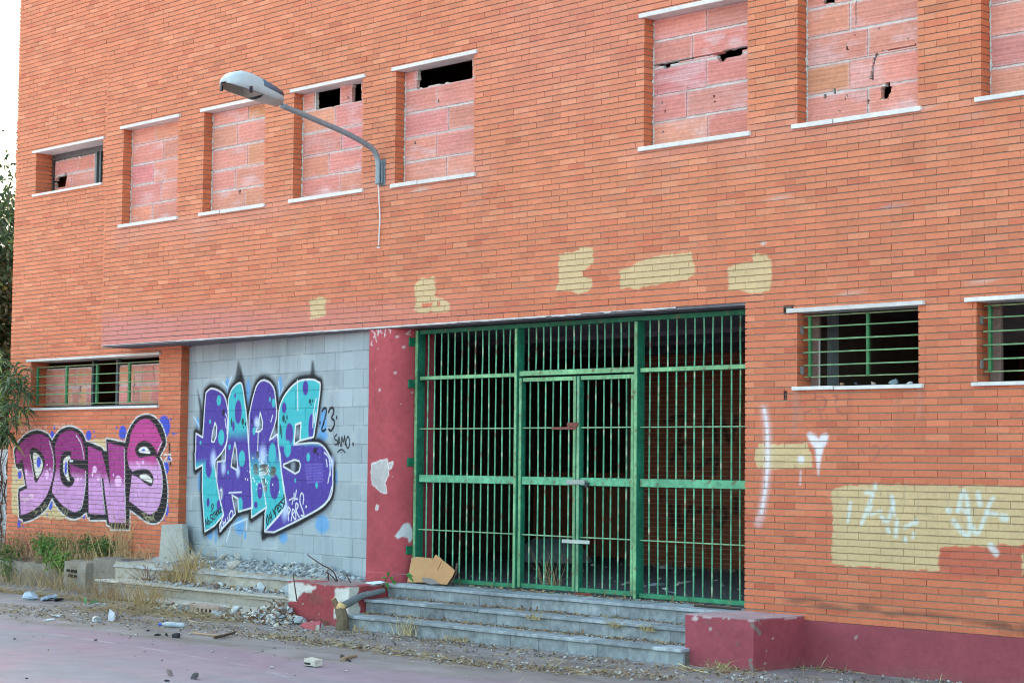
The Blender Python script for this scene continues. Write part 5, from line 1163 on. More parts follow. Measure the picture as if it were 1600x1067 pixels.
# small grit, straw and leaf litter
def litter(name, pts, nn, spread, kinds, label, zfun=None, k0=1.0):
    ms = MB(); pp = np.array([on_z(x, y, 0) for x, y in pts])
    seg = np.linalg.norm(np.diff(pp[:, :2], axis=0), axis=1); cum = np.concatenate([[0], np.cumsum(seg)]); t = rng.random(nn) * cum[-1]
    x = np.interp(t, cum, pp[:, 0]) + rng.normal(0, spread, nn); y = np.interp(t, cum, pp[:, 1]) + rng.normal(0, spread, nn)
    y = np.minimum(y, np.where((x > -5.15) & (x < -.05), -.90, np.where((x >= -.05) & (x < .74), -.79, np.where(x > .7, -.05, np.where(x > -6.32, -.78, -.97)))))
    z = ground_h(x, y) + .003 if zfun is None else zfun(x, y)
    P = np.stack([x, y, z], -1)
    kk = rng.random(nn)
    a = kk < kinds[0]                                                   # straw
    n = a.sum(); d = rdir(n); d[:, 2] = np.abs(d[:, 2]) * .22
    add_leaves(ms, P[a], d, rng.uniform(.05, .22, n) * k0, rng.uniform(.004, .009, n), np.array([lin((178, 156, 122)) * q for q in rng.uniform(.6, 1.15, n)]), .05)
    b = (kk >= kinds[0]) & (kk < kinds[0] + kinds[1]); n = b.sum(); d = rdir(n); d[:, 2] = np.abs(d[:, 2]) * .45   # dry leaves
    add_leaves(ms, P[b] + [0, 0, .006], d, rng.uniform(.02, .055, n) * k0, rng.uniform(.010, .025, n) * k0, np.array([lin([(138, 108, 86), (116, 98, 82), (158, 138, 112), (96, 82, 72)][q]) for q in rng.integers(0, 4, n)]) * rng.uniform(.7, 1.2, (n, 1)), .1)
    for q in P[kk >= kinds[0] + kinds[1]]: add_stone(ms, q, .006 + .016 * rng.random() ** 2, lin([(150, 148, 150), (178, 176, 176), (112, 106, 104), (196, 192, 188), (140, 120, 108)][rng.integers(0, 5)]), rng, True)
    return tag(ms.build(name, M_STRAW), label, kind='stuff')
litter('leaf_litter', [(380, 992), (500, 1004), (640, 1022), (740, 1038), (900, 1050), (1060, 1062)], 2600, .13, (.42, .28), 'band of dry leaves straw and grit along the edge of the pink court')
litter('leaf_litter', [(440, 985), (560, 990), (700, 1004), (900, 1030), (1060, 1046), (1180, 1056)], 500, .05, (.3, .45), 'dead leaves gathered against the foot of the gate steps')
litter('gravel_litter', [(0, 950), (100, 962), (260, 975), (420, 990)], 1500, .35, (.35, .2), 'grit and straw over the dirt strip at the left')
litter('gravel_litter', [(430, 985), (640, 1000), (900, 1035), (1180, 1062), (1400, 1066), (1600, 1075)], 1300, .3, (.16, .16), 'grit over the dirt strip before the gate steps')
litter('gravel_litter', [(60, 985), (400, 1020), (800, 1060)], 90, .7, (.15, .2), 'sparse specks of grit on the pink court')
litter('straw_litter', [(10, 915), (70, 920), (140, 928), (200, 940)], 1500, .22, (.85, .1), 'tangled dry straw below the low kerb wall', None, 1.6)
litter('straw_litter', [(150, 952), (220, 955), (300, 962), (390, 970)], 2300, .24, (.85, .08), 'flattened dry straw before the broken steps', None, 1.7)
litter('straw_litter', [(1080, 1046), (1120, 1050), (1150, 1052)], 90, .06, (.9, .05), 'wisps of straw at the foot of the red step block', None, 1.5)
litter('straw_litter', [(1230, 1040), (1270, 1046), (1330, 1052)], 160, .08, (.5, .2), 'straw and grit in the corner of the plinth')
def tread_litter(y0, z, n):
    ms = MB(); x = rng.uniform(-5.1, -.12, n); y = y0 - np.abs(rng.normal(0, .06, n)) * (.3 + 1.4 * fbm(x * 1.6, x * 0, 7))
    P = np.stack([x, y, np.full(n, z)], -1); k = rng.random(n) < .65; d = rdir(n); d[:, 2] = np.abs(d[:, 2]) * .3
    add_leaves(ms, P[k], d[k], rng.uniform(.02, .09, k.sum()), rng.uniform(.006, .025, k.sum()), np.array([lin([(150, 120, 90), (112, 92, 76), (170, 150, 118)][q]) for q in rng.integers(0, 3, k.sum())]), .1)
    for q in P[~k]: add_stone(ms, q, .005 + .012 * rng.random() ** 2, lin([(140, 136, 132), (100, 92, 86), (180, 176, 170)][rng.integers(0, 3)]), rng, True)
    return ms
tag(tread_litter(-.515, .161, 1500).build('leaf_litter', M_STRAW), 'dirt and leaf scraps along the back of the lowest gate step', kind='stuff')
tag(tread_litter(-.185, .321, 1100).build('leaf_litter', M_STRAW), 'dirt and leaf scraps along the back of the middle gate step', kind='stuff')
tag(tread_litter(.26, .483, 700).build('leaf_litter', M_STRAW), 'scraps of leaf and grit along the bottom rail of the gate', kind='stuff')
ms = MB()                                                                # litter on the porch floor inside the gate
for _ in range(420):
    x = rng.uniform(-6.5, -.3); y = rng.uniform(.45, 5.2); add_stone(ms, (x, y, .478), .006 + .03 * rng.random() ** 4, lin([(128, 126, 124), (100, 98, 98), (188, 186, 182), (150, 140, 130)][rng.integers(0, 4)]), rng, True)
for _ in range(260):
    x = rng.uniform(-6.2, -3.6); add_stone(ms, (x, 5.24 - abs(rng.normal(0, .07)), .478), .01 + .04 * rng.random() ** 2, lin((128, 112, 104)), rng, True)
tag(ms.build('rubble', M_STONE), 'scattered crumbs of rubble on the porch floor behind the gate', kind='stuff')
for i, (x, y, r) in enumerate(((1035, 888, .10), (1050, 889, .07), (1030, 905, .05), (1038, 922, .06), (1049, 928, .07), (1062, 915, .10), (1068, 911, .08), (1026, 915, .09), (1120, 907, .05), (1148, 893, .06), (955, 905, .05), (980, 914, .06))):
    P = on_z(x, y, .478); m = MB(); V = stone_verts(P, r, rng); V[:, 2] = .478 + (V[:, 2] - .478) * .5; m.add(V, ICO_F, lin([(200, 200, 198), (150, 160, 170), (190, 186, 180)][i % 3])); one('rubbish_scrap', m, M_PLASTIC, 'crumpled pale scrap of rubbish on the porch floor behind the gate bars', 'rubbish', 'scraps of rubbish on the porch floor')
P = on_z(862, 876, .478); m = MB()
m.grid(lambda u, v: np.stack([P[0] + u, P[1] + v, .478 + np.maximum(0, .33 * np.sqrt(np.maximum(0, 1 - (u / .62) ** 2 - (v / .5) ** 2)) * (.75 + .5 * fbm(u * 4, v * 4, 81)))], -1), np.linspace(-.65, .65, 40), np.linspace(-.55, .55, 30), lin((146, 158, 166)))
one('plastic_sheet', m, M_PLASTIC, 'heap of grey plastic sheeting on the porch floor behind the left gate door', 'sheet')

# stones on the barred window sill
for i, (px, r, c, lab) in enumerate(((1317, .035, (150, 110, 90), 'small reddish stone on the barred window sill, leftmost in its row'), (1337, .028, (62, 70, 78), 'dark flat stone on the barred window sill beside the reddish one'), (1365, .034, (176, 158, 134), 'tan stone in the middle of the barred window sill'), (1398, .05, (112, 124, 128), 'biggest grey stone on the barred window sill'), (1421, .036, (186, 186, 182), 'pale stone at the right end of the barred window sill'))):
    P = on_y(px, 598, .02); m = MB(); add_stone(m, (P[0], .02, snap(LS) + .004), r, lin(c), rng); one('stone', m, M_STONE, lab, 'stone', 'stones on the barred window sill')
for px, py, r, c, lab in ((248, 994, .035, (44, 42, 46), 'left round black stone on the pink court near the bottle'), (260, 995, .032, (48, 44, 48), 'middle round black stone on the pink court near the bottle'), (267, 1055, .045, (120, 106, 104), 'flat brown stone near the bottom edge of the pink court'), (304, 1060, .055, (70, 66, 70), 'dark grey round stone near the bottom edge of the pink court'), (262, 1064, .03, (54, 50, 54), 'small black stone before the flat brown stone'), (42, 1060, .02, (60, 52, 56), 'tiny dark pebble near the bottom left of the court'), (231, 987, .022, (60, 56, 58), 'small dark pebble beside the bottle')):
    P = on_z(px, py, 0); m = MB(); add_stone(m, (P[0], P[1], gz(P[0], P[1])), r, lin(c), rng); one('stone', m, M_STONE, lab, 'stone')
P = on_z(275, 997, 0); m = MB(); m.box((P[0] - .05, P[1] - .025, .002), (P[0] + .05, P[1] + .03, .055), lin((52, 50, 56)), .012, .003); one('rubber_block', m, M_STONE, 'small black oblong block lying on the pink court right of two black stones', 'block')
P = on_z(490, 1041, 0); m = MB(); m.box((P[0] - .08, P[1] - .05, .002), (P[0] + .07, P[1] + .05, .075), lin((196, 188, 180)), .008, .004); m.box((P[0] - .07, P[1] - .056, .02), (P[0] + .02, P[1] - .0505, .04), lin((60, 54, 52)), .002); one('brick_piece', m, M_CONC, 'pale broken brick piece lying alone on the pink court', 'brick')
# bottle and bags
P = on_z(272, 980, 0); bz = gz(P[0], P[1]); BO = empty('plastic_bottle', (P[0], P[1], bz)); tag(BO, 'clear plastic bottle with blue end lying on the dirt', 'bottle')
ax = np.array([.93, .36, 0]); rr = [.010, .012, .026, .032, .030, .032, .029, .031, .028, .02, .004]; tt = [-.19, -.165, -.11, -.08, -.04, 0, .04, .08, .12, .145, .15]
m = MB(); m.tube([np.array([P[0], P[1], bz + .033]) + ax * t for t in tt], rr, lin((164, 172, 180)), 12); m.build('bottle_body', M_PLASTIC, BO, True)
m = MB(); m.tube([np.array([P[0], P[1], bz + .033]) + ax * t for t in (-.205, -.185, -.165)], .018, lin((60, 90, 190)), 10); m.build('cap', M_PLASTIC, BO)
m = MB(); m.tube([np.array([P[0], P[1], bz + .033]) + ax * t for t in (-.03, .0, .035)], [.0315, .0330, .0320], lin((150, 158, 172)), 12, False); m.build('paper_band', M_PLASTIC, BO, True)
for px, py, r, c, lab in ((48, 937, .17, (160, 176, 190), 'crumpled bluish white plastic bag by the kerb, left of a darker one'), (70, 938, .14, (146, 166, 184), 'crumpled bluish plastic bag beside the black rag'), (148, 972, .10, (162, 168, 176), 'flat whitish plastic bag on the court edge'), (92, 964, .07, (168, 172, 176), 'small whitish plastic scrap on the court edge'), (222, 944, .08, (160, 170, 180), 'crumpled pale scrap in the straw before the steps'), (160, 947, .09, (180, 190, 196), 'pale flat scrap in the straw below the concrete block'), (75, 970, .06, (176, 182, 186), 'tiny white scrap at the left court edge')):
    P = on_z(px, py, 0); m = MB(); V = stone_verts(np.zeros(3), r, rng); V = V + (np.stack([fbm(V[:, 1] * 14, V[:, 2] * 14, 3), fbm(V[:, 0] * 14, V[:, 2] * 14, 4), fbm(V[:, 0] * 14, V[:, 1] * 14, 5)], -1) - .5) * r * .9
    V[:, 2] = np.abs(V[:, 2]) * .6; m.add(V + [P[0], P[1], gz(P[0], P[1])], ICO_F, lin(c)); one('plastic_bag', m, M_PLASTIC, lab, 'bag')
P = on_z(88, 939, 0); m = MB(); V = stone_verts(np.zeros(3), .11, rng); V[:, 2] = np.abs(V[:, 2]) * .5; m.add(V + [P[0], P[1], .0], ICO_F, lin((40, 42, 46))); one('rag', m, M_STONE, 'black rag beside the bluish plastic bags', 'rag')
P = on_z(172, 970, 0); m = MB(); plate(m, [P + q for q in (np.array([-.06, 0, .0]), np.array([.05, .02, .0]), np.array([.06, .02, .10]), np.array([-.02, 0, .14]))], .004, lin((206, 206, 220)), (0, 1, 0)); plate(m, [P + q for q in (np.array([.05, .04, .0]), np.array([.09, .05, .0]), np.array([.085, .05, .2]))], .004, lin((104, 92, 92)), (0, 1, 0)); one('paper_scrap', m, M_PLASTIC, 'white folded paper scrap standing up at the court edge', 'paper')
P = on_z(135, 948, 0); m = MB(); add_leaves(m, np.array([P + [0, 0, .02], P + [-.02, .02, .02]]), np.array([[-.6, .2, .5], [.5, .3, .35]]), np.array([.22, .2]), np.array([.07, .06]), lin((52, 112, 60)), .2); one('fallen_leaf', m, M_LEAF, 'fresh green leaf lying in the dry straw', 'leaf')
def stick(px, r, c, lab, cat='stick', z=.02):
    p = [on_z(x, y, 0) + np.array([0, 0, z + rng.normal(0, .004)]) for x, y in px]
    m = MB(); q = smooth(p, 4); m.tube(q, np.linspace(r, r * .6, len(q)), lin(c), 7); one('stick', m, M_WOOD, lab, cat)
stick([(300, 991), (330, 994), (352, 996)], .012, (176, 146, 120), 'thin pale stick on the dirt near the court edge'); stick([(335, 998), (352, 996), (368, 990)], .018, (84, 66, 56), 'short dark forked stick right of the thin pale one')
stick([(535, 1035), (545, 1030), (556, 1027)], .028, (150, 124, 104), 'short brown chip of wood on the court edge'); stick([(534, 1028), (542, 1032), (547, 1036)], .020, (52, 46, 46), 'short black stick beside the brown wood chip'); stick([(1057, 1030 + 8), (1080, 1047), (1108, 1053)], .006, (206, 190, 150), 'pale bent straw stalk at the red step block'); stick([(295, 972), (310, 975), (330, 974)], .012, (170, 150, 130), 'pale splinter right of the bottle')
p = [np.array([on_x_, -.02, .497]) for on_x_ in (-.62, -.3, -.03)]; m = MB(); m.tube(p, .012, lin((70, 54, 48)), 6); one('stick', m, M_WOOD, 'dark stick lying on the top step at the right end of the gate', 'stick')

# cut tree stump with the leaning branch, and twigs
SB_ = empty('tree_stump', (-5.25, -1.0, 0)); tag(SB_, 'sawn tree stump with one thick grey branch leaning over the gate steps', 'stump')
X0 = on_z(531, 984, 0); sx, sy = X0[0], -.98
m = MB(); t0 = on_y(531, 952, -.98); m.tube(smooth([(sx - .02, sy, -.05), (sx, sy, .05), (sx + .0, sy, t0[2] * .6), (t0[0], sy, t0[2])], 4), [.085, .08, .078, .076, .074, .072, .07, .07, .068, .068, .066, .065, .06], lin((112, 96, 78)), 9)
m.tube([(t0[0] - .005, sy, t0[2] - .03), (t0[0] - .085, sy - .02, t0[2] + .11)], [.035, .03], lin((120, 96, 76)), 8); m.tube([(t0[0] - .086, sy - .02, t0[2] + .112), (t0[0] - .09, sy - .021, t0[2] + .118)], [.031, .028], lin((216, 166, 118)), 8)
m.build('trunk', M_WOOD, SB_, False)
m = MB(); b0 = on_y(533, 948, -.97); b1 = on_y(548, 940, -.80); b2 = on_y(567, 930, -.62); b3 = on_y(585, 926, -.48); b4 = on_y(600, 922, -.34)
m.tube(smooth([b0, b1, b2, b3, b4], 5), np.linspace(.047, .030, 21), lin((108, 112, 116)), 9); m.tube([b0 + (-.012, -.012, -.03), b0 + (.02, .01, .04)], [.054, .050], lin((208, 172, 124)), 9); m.build('limb', M_WOOD, SB_, True)
for pts, Yq, lab in ((((480, 866), (500, 880), (520, 892), (527, 907)), -.3, 'long thin dark twig arching up in front of the block infill'), (((512, 889), (514, 912)), -.32, 'short upright reddish twig on the broken red block'), (((458, 897), (462, 925), (464, 938)), -.85, 'upright dark twig left of the broken red block'), (((541, 897), (548, 910), (556, 922)), -.4, 'slanting dark twig at the right of the broken red block'), (((509, 893), (519, 900), (526, 909)), -.34, 'short dark twig crossing the reddish one')):
    p = [on_y(x, y, Yq) for x, y in pts]; m = MB(); q = smooth(p, 4) if len(p) > 2 else np.array(p); m.tube(q, np.linspace(.006, .010, len(q)), lin((82, 62, 58)), 6)
    one('twig', m, M_WOOD, lab, 'twig')
m = MB(); st_ = [on_y(x, y, -.25) for x, y in ((598, 918), (603, 905), (607, 899))]; m.tube(smooth(st_, 3), .006, lin((110, 80, 60)), 6)
for x, y, dx, dz in ((603, 904, -.8, .4), (606, 900, .3, 1), (608, 903, .9, .2), (606, 908, -.3, -.5), (612, 905, .8, -.4)): add_leaves(m, np.array([on_y(x, y, -.26)] * 3), np.array([[dx, -.2, dz], [dx, .1, dz + .2], [dx + .3, 0, dz - .2]]), np.full(3, .085), np.full(3, .034), lin((78, 138, 66)), .3)
for x, y, dx, dz in ((634, 898, .9, -.1), (634, 897, .9, .15), (636, 897, .9, -.4)): add_leaves(m, np.array([on_y(x, y, -.15)] * 2), np.array([[dx, -.1, dz], [dx, .1, dz - .15]]), np.full(2, .13), np.full(2, .036), lin((70, 132, 60)), .2)
m.tube(smooth([on_y(607, 902, -.24), on_y(622, 898, -.2), on_y(635, 897, -.15)], 3), .004, lin((150, 110, 110)), 6)
one('seedling', m, M_LEAF, 'small green seedling growing at the left end of the gate steps', 'plant')
m = MB()
for _ in range(60): add_stone(m, on_z(605 + rng.normal(0, 9), 921 + rng.normal(0, 4), .33) * [1, 1, 0] + [0, 0, .322], .02 + .05 * rng.random() ** 2, lin([(130, 112, 92), (160, 146, 126), (96, 84, 72), (178, 172, 160)][rng.integers(0, 4)]), rng, True)
tag(m.build('debris', M_STONE), 'brown debris and leaves at the left end of the middle gate step', kind='stuff')
P = on_z(600, 911, .48); m = MB(); V = stone_verts(np.zeros(3), .10, rng); V[:, 2] = np.abs(V[:, 2]) * .5; V[:, 0] *= 1.3; m.add(V + [P[0], -.32, .472], ICO_F, lin((190, 204, 216))); one('plastic_bag', m, M_PLASTIC, 'small crumpled white bag beside the seedling at the foot of the red column', 'bag')

# cardboard and slab
m = MB(); plate(m, lean([(610, 552), (665, 250), (725, 235), (930, 255), (910, 300), (800, 500), (860, 555)], (560, 840), 8, .05, .484, .45), .006, lin((184, 140, 98)), (0, .9, -.4)); one('cardboard', m, M_CARD, 'squarish tan cardboard sheet leaning behind the other one at the gate', 'cardboard')
m = MB(); q = lean([(790, 495), (965, 208), (1010, 235), (1045, 270), (1120, 330), (1205, 405), (1180, 470), (1105, 582), (1005, 575), (930, 520)], (560, 840), 8, .0, .484, .42); plate(m, q, .006, lin((178, 132, 92)), (0, .9, -.4))
q2 = lean([(790, 498), (880, 500), (935, 515), (1015, 572), (900, 580), (810, 545)], (560, 840), 8, -.012, .486, .42); plate(m, q2, .004, lin((126, 118, 116)), (0, .9, -.4))
q3 = lean([(1108, 582), (1205, 408), (1225, 305), (1240, 320), (1225, 440), (1170, 560)], (560, 840), 8, .03, .484, .40); plate(m, q3, .008, lin((74, 58, 50)), (.4, .8, -.3))
q4 = lean([(1035, 285), (1043, 290), (990, 400), (982, 396)], (560, 840), 8, -.004, .484, .42); plate(m, q4, .003, lin((150, 104, 66)), (0, .9, -.4))
one('cardboard', m, M_CARD, 'torn tan cardboard sheet with a grey ripped corner, in front at the gate', 'cardboard')
m = MB(); q = lean([(247, 882), (252, 819), (284, 818), (289, 884)], (0, 0), 1, .30, .46, .18); plate(m, q, .10, lin((160, 158, 152)), (0, 1, -.1)); o = m.build('concrete_slab', M_CONC); tag(o, 'tapered grey concrete slab leaning against the brick pier', 'slab')
bv = o.modifiers.new('b', 'BEVEL'); bv.width = .012; bv.segments = 2

# ================================================================== PLANTS
def grass_tuft(px, py, z, Y, n, h, lab, c=(186, 160, 112), spread=.10, lean_=.5, group=None):
    P = on_y(px, py, Y) if z is None else np.array([on_y(px, py, Y)[0], Y, z]); m = MB(); c = lin(c)
    for _ in range(int(n * 1.9)):
        b = P + np.array([rng.normal(0, spread), rng.normal(0, spread * .5), 0]); d = rng.normal(0, lean_ * 1.35, 3); hh = h * rng.uniform(.2, 1.1)
        tip = b + np.array([d[0] * hh, d[1] * hh * .6, hh * rng.uniform(.6, 1)]); mid = (b + tip) / 2 + np.array([-d[0] * hh * .15, 0, hh * .12]); w = rng.uniform(.002, .0045); cc_ = c * rng.uniform(.5, 1.25) * np.array([1, rng.uniform(.9, 1.02), rng.uniform(.85, 1.05)])
        s_ = np.array([w, w * .3, 0]); V = [b - s_, b + s_, mid + s_ * .8, mid - s_ * .8, tip + np.array([.002, 0, -.02 * hh])]
        m.add(V, [(0, 1, 2, 3), (3, 2, 4)], cc_)
        if rng.random() < .25: add_leaves(m, np.array([tip] * 4), rdir(4, 1.0), rng.uniform(.02, .05, 4), rng.uniform(.004, .008, 4), cc_ * .9)
    return tag(m.build('dry_grass_tuft', M_STRAW), lab, 'grass', group)
G_ = 'dry grass tufts around the steps and bed'
grass_tuft(302, 905, .30, -.12, 150, .62, 'biggest straw coloured grass tuft, on the broken steps before the block infill', spread=.16, lean_=.38, group=G_)
grass_tuft(265, 912, .28, -.22, 60, .36, 'low dry grass tuft left of the biggest one on the broken steps', (164, 140, 100), .12, group=G_)
grass_tuft(228, 935, .02, -.95, 110, .50, 'dry grass tuft leaning over the flattened straw below the broken steps', (178, 150, 104), .25, .6, G_)
grass_tuft(160, 938, .02, -.70, 110, .40, 'brown dry grass tuft before the concrete block with dark slots', (158, 126, 92), .3, .6, G_)
grass_tuft(100, 905, .02, -.15, 120, .48, 'dry grass tuft against the middle of the low kerb wall', (168, 142, 104), .35, .6, G_)
grass_tuft(30, 905, .02, -.15, 90, .42, 'dry grass tuft against the left end of the low kerb wall', (166, 142, 108), .4, .6, G_)
grass_tuft(150, 880, .40, .36, 120, .62, 'tall thin dry grass before the last magenta letters', (192, 164, 122), .4, .5, G_)
grass_tuft(105, 872, .40, .36, 130, .72, 'tall thin dry grass above the leafy green weed', (186, 152, 116), .35, .4, G_)
grass_tuft(60, 872, .40, .36, 150, .62, 'tall dry grass before the first magenta letter', (170, 132, 104), .4, .45, G_)
grass_tuft(20, 872, .38, .33, 150, .50, 'brown dry grass at the corner of the building', (150, 110, 88), .4, .5, G_)
grass_tuft(187, 868, .46, .36, 50, .95, 'lanky dry stalks rising before the last two magenta letters', (200, 172, 128), .10, .30, G_)
grass_tuft(215, 873, .46, .30, 60, .32, 'thin dry grass left of the leaning concrete slab', (186, 156, 116), .2, .6, G_)
grass_tuft(560, 985, .01, -1.02, 14, .10, 'tiny straw wisp below the tree stump', spread=.05, group=G_)
grass_tuft(636, 1003, .01, -.93, 40, .30, 'wispy straw tuft on the lowest gate step, third of its length from the left', (198, 184, 150), .06, .5, G_)
grass_tuft(712, 1008, .01, -.93, 40, .09, 'small straw clump at the foot of the lowest gate step', (190, 168, 128), .08, .9, G_)
for px, py, Y, z, lab in ((962, 974, -.56, .27, 'small straw tuft hanging on the middle step'), (1014, 983, -.56, .26, 'small straw tuft near the right end of the middle step'), (835, 966, -.56, .27, 'short dark straw tuft on the middle step below the gate door')): grass_tuft(px, py, z, Y, 34, .09, lab, (196, 178, 134), .04, 1.1, G_)
grass_tuft(1130, 1053, .0, -.80, 40, .12, 'straw tuft at the corner of the solid red block', (190, 178, 130), .07, 1.0, G_)
grass_tuft(862, 905, .48, .62, 26, .60, 'thin dry weed inside the porch behind the left gate door', (176, 158, 120), .08, .25, G_)
def weed(px, py, Y, z, rx, rz, n, lab, c, L=(.03, .08)):
    P = np.array([on_y(px, py, Y)[0], Y, z]); W = empty('green_weed', tuple(P)); tag(W, lab, 'plant')
    m = MB(); ends = []
    for _ in range(max(10, n // 40)):
        e = P + np.array([rng.normal(0, rx * .55), rng.normal(0, .10), rz * rng.uniform(.3, 1.25)]); ends.append(e); m.tube(smooth([P + [rng.normal(0, .04), 0, 0], (P + e) / 2 + [0, 0, .05], e], 3), .004, lin((92, 110, 62)), 5, False)
    m.build('stem', M_LEAF, W)
    m = MB(); E_ = np.array(ends); b = E_[rng.integers(0, len(E_), n)] * .55 + P * .45 + (E_[rng.integers(0, len(E_), n)] - P) * rng.uniform(0, .5, (n, 1)) + rng.normal(0, 1, (n, 3)) * [rx * .22, .08, rz * .16]
    b[:, 2] = np.maximum(b[:, 2], z); cc_ = lin(c) * rng.uniform(.55, 1.35, (n, 1)) * np.where(rng.random((n, 1)) < .15, [1.35, 1.15, .9], [1, 1, 1])
    add_leaves(m, b, rdir(n, .4), rng.uniform(L[0], L[1], n), rng.uniform(.4, .7, n) * L[1] * .7, cc_, .3); m.build('leaves', M_LEAF, W)
weed(78, 868, .22, .38, .40, .30, 1200, 'leafy bright green weed below the first two magenta letters', (88, 132, 62))
weed(95, 885, .02, .20, .40, .30, 600, 'pale green weed spilling over the low kerb wall', (112, 142, 74))
weed(168, 868, .36, .45, .34, .22, 700, 'olive green weed below the last magenta letters', (82, 112, 56))
weed(135, 862, .38, .44, .2, .26, 200, 'thin green weed between the two larger green weeds', (78, 108, 56))
weed(20, 888, .06, .25, .3, .3, 350, 'green weed at the far left on the kerb wall', (86, 116, 62))
weed(12, 905, -.05, .02, .25, .22, 160, 'small green weed on the ground before the kerb wall', (96, 128, 70))
m = MB()                                                                 # rusty dry stalks on the broken steps
for _ in range(26):
    P = np.array([on_y(232 + rng.normal(0, 8), 900, -.22)[0], -.22 + rng.normal(0, .05), .27]); d = rdir(1, 1.2)[0]; L_ = rng.uniform(.08, .28); m.tube([P, P + d * L_], [.004, .002], lin((120, 74, 58)), 5, False)
    for k in range(2): add_stone(m, P + d * L_, .008, lin((110, 66, 52)), rng, True)
one('dead_weed', m, M_STRAW, 'rusty brown dead weed on the broken steps, left of the biggest grass tuft', 'plant')

def tree(name, lab, x, y, h, crowns, n, c, L, Wd, trunk_r, droop, tr_c=(92, 78, 66), seed=0, group=None):
    T_ = empty(name, (x, y, 0)); tag(T_, lab, 'tree', group); g = np.random.default_rng(seed); m = MB(); ends = []
    m.tube(smooth([(x, y, -.1), (x + .1, y, h * .25), (x - .08, y + .1, h * .5), (x + .05, y, h * .8)], 5), np.linspace(trunk_r, trunk_r * .3, 16), lin(tr_c), 9)
    for cx, cy, cz, r in crowns:
        b = np.array([x, y, max(.4, min(cz - r * .8, h * .75))]); e = np.array([cx, cy, cz]); m.tube(smooth([b, (b + e) / 2 + g.normal(0, .15, 3), e], 4), np.linspace(trunk_r * .4, .012, 9), lin(tr_c), 6, False)
        for _ in range(9):
            q = e + g.normal(0, .5, 3) * r; ends.append((q, r)); m.tube([e, (e + q) / 2 + g.normal(0, .06, 3), q], [.014, .01, .005], lin(tr_c), 5, False)
    m.build('trunk', M_WOOD, T_)
    m = MB(); k = g.integers(0, len(ends), n); E_ = np.array([e[0] for e in ends])[k]; Rr = np.array([e[1] for e in ends])[k]
    b = E_ + g.normal(0, 1, (n, 3)) * (Rr * .24)[:, None]; cl = g.uniform(.55, 1.35, len(ends))[k]
    cc_ = lin(c) * (cl * g.uniform(.7, 1.25, n))[:, None] * np.where(g.random((n, 1)) < .12, [1.5, 1.3, .8], [1, 1, 1])
    d = g.normal(0, 1, (n, 3)); d[:, 2] -= droop; add_leaves(m, b, d, g.uniform(L * .6, L * 1.2, n), np.full(n, Wd), cc_, .15); m.build('crown', M_LEAF, T_)
tree('evergreen_tree', 'tall dark evergreen tree standing behind the left corner of the building', -21.6, 3.6, 7.0, [(-21.6 + rng.normal(0, .8), 3.6 + rng.normal(0, .7), z, 1.2 - .05 * z) for z in np.repeat(np.linspace(1.0, 6.2, 10), 4)], 42000, (42, 66, 46), .17, .065, .16, .5, seed=3)
tree('evergreen_tree', 'second dark evergreen tree further back at the left', -25.8, 6.2, 8.0, [(-25.8 + rng.normal(0, 1.2), 6.2 + rng.normal(0, 1.0), z, 1.2) for z in np.repeat(np.linspace(1.0, 6.8, 9), 4)], 30000, (40, 62, 44), .18, .065, .2, .4, seed=4)
# willowy shrub whose sprays reach in front of the brick corner
SH = empty('oleander_shrub', (-16.1, .3, .35)); tag(SH, 'long leaved green shrub whose sprays hang before the left brick corner', 'shrub')
m = MB(); tips = []
for px, py, Yq in ((6, 600, .05), (22, 590, .0), (34, 600, .05), (46, 612, .1), (40, 640, .08), (28, 660, .1), (14, 640, 0), (20, 690, .1), (8, 670, .1), (30, 575, .1), (2, 560, .15), (-12, 600, .1), (-14, 660, .1), (-20, 540, .2), (5, 620, .2), (25, 630, .2), (15, 605, -.1), (36, 585, .05)):
    e = on_y(px, py, Yq); b = np.array([-16.3, .35, .5]); q = smooth([b, (-16.2, .3, 1.8), (e + np.array([-16.2, .3, 2.6])) / 2, e], 5); m.tube(q, np.linspace(.02, .004, len(q)), lin((108, 118, 82)), 5, False); tips.append((q[-3], e))
m.build('stem', M_WOOD, SH)
m = MB()
for b, e in tips:
    n = 34; t = rng.uniform(.0, 1.05, (n, 1)); P = b + (e - b) * t + rng.normal(0, .03, (n, 3)); d = (e - b) / np.linalg.norm(e - b) * .6 + rng.normal(0, .8, (n, 3)) + [0.1, 0, -.25]
    cc_ = lin((84, 108, 74)) * rng.uniform(.35, 1.15, (n, 1)) * np.where(rng.random((n, 1)) < .08, [2.2, 1.7, .5], [1, 1, 1]); add_leaves(m, P, d, rng.uniform(.14, .30, n), rng.uniform(.022, .036, n), cc_, .25)
m.build('leaves', M_LEAF, SH)
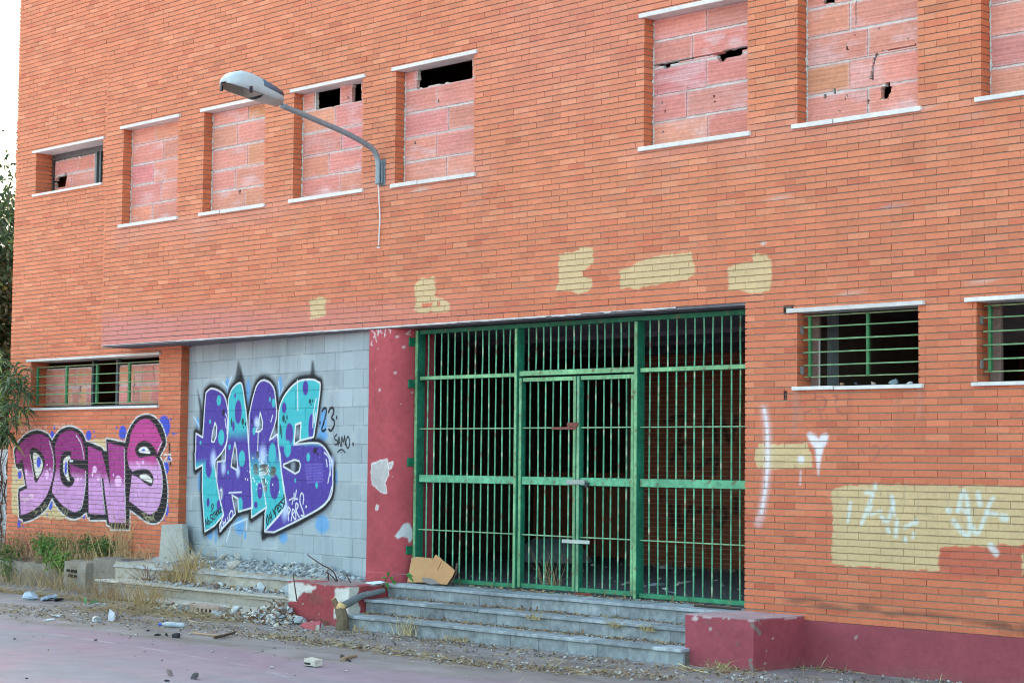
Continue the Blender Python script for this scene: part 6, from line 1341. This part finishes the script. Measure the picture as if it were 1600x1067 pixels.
# pale sheet wall with a dead creeper, left of the corner
m = MB(); m.box((-21.0, 1.18, .2), (-15.55, 1.26, 2.02), lin((190, 198, 204)), .005)
for k in range(9): m.box((-20.9 + k * .6, 1.165, .25), (-20.87 + k * .6, 1.18, 2.0), lin((170, 178, 186)), .002)
one('boundary_wall', m, M_CONC, 'pale grey boundary wall just beyond the left corner of the building', 'wall')
m = MB()
for k in range(16):
    p = [on_y(rng.uniform(-16, 14), 850, 1.12)]; x0 = p[0][0]; q = [(x0 + rng.normal(0, .07), 1.15 - .02 * rng.random(), z) for z in np.linspace(.35, rng.uniform(1.2, 2.15), 7)]; m.tube(smooth(q, 3), rng.uniform(.006, .016), lin((74, 58, 52)), 5, False)
add_leaves(m, np.array([(on_y(rng.uniform(-14, 13), 700, 1.12)[0], 1.13, rng.uniform(.4, 2.1)) for _ in range(120)]), rdir(120), rng.uniform(.04, .09, 120), np.full(120, .03), lin((88, 70, 58)))
one('creeper', m, M_WOOD, 'dead brown creeper climbing the pale boundary wall', 'plant')

# ================================================================== SKY, SUN, CAMERA
w = bpy.data.worlds.new('World'); scn.world = w; w.use_nodes = True; nt = w.node_tree
bg = nt.nodes['Background']; sky = nt.nodes.new('ShaderNodeTexSky'); sky.sky_type = 'NISHITA'; sky.sun_disc = False
SUN_EL, SUN_AZ = R(31), R(-40)                                            # the sun stands behind the building: the front is in open shade
sky.sun_elevation = SUN_EL; sky.sun_rotation = SUN_AZ; sky.dust_density = 4.0; sky.ozone_density = 1.0; sky.air_density = 1.0
tint = nt.nodes.new('ShaderNodeMix'); tint.data_type = 'RGBA'; tint.blend_type = 'MULTIPLY'; tint.inputs['Factor'].default_value = 1.0
tint.inputs[7].default_value = (1.0, 1.02, .81, 1)
nt.links.new(sky.outputs[0], tint.inputs[6]); nt.links.new(tint.outputs[2], bg.inputs['Color']); bg.inputs['Strength'].default_value = .15
sd = bpy.data.lights.new('Sun', 'SUN'); sd.energy = 3.0; sd.angle = R(.5); sd.color = (1, .94, .85); so = bpy.data.objects.new('sun', sd); COL.objects.link(so)
dirv = Vector((math.sin(SUN_AZ) * math.cos(SUN_EL), math.cos(SUN_AZ) * math.cos(SUN_EL), math.sin(SUN_EL)))
so.rotation_euler = dirv.to_track_quat('Z', 'Y').to_euler(); so.location = (0, 0, 30)
cd = bpy.data.cameras.new('Camera'); co = bpy.data.objects.new('camera', cd); COL.objects.link(co); scn.camera = co
cd.sensor_width = 36.0; cd.lens = F_PX / 1600 * 36.0; cd.clip_end = 2000; cd.clip_start = .1
co.matrix_world = Matrix(((_rt[0], _up[0], -_fw[0], CAM[0]), (_rt[1], _up[1], -_fw[1], CAM[1]), (_rt[2], _up[2], -_fw[2], CAM[2]), (0, 0, 0, 1)))
cd.dof.use_dof = True; cd.dof.focus_distance = 19.0; cd.dof.aperture_fstop = 5.0
vs = scn.view_settings; vs.view_transform = 'Standard'; vs.look = 'None'; vs.exposure = 2.78; vs.gamma = 1.0
scn.cycles.pixel_filter_type = 'BLACKMAN_HARRIS'; scn.cycles.filter_width = 1.0; scn.cycles.use_denoising = True; scn.cycles.max_bounces = 8; scn.cycles.diffuse_bounces = 4
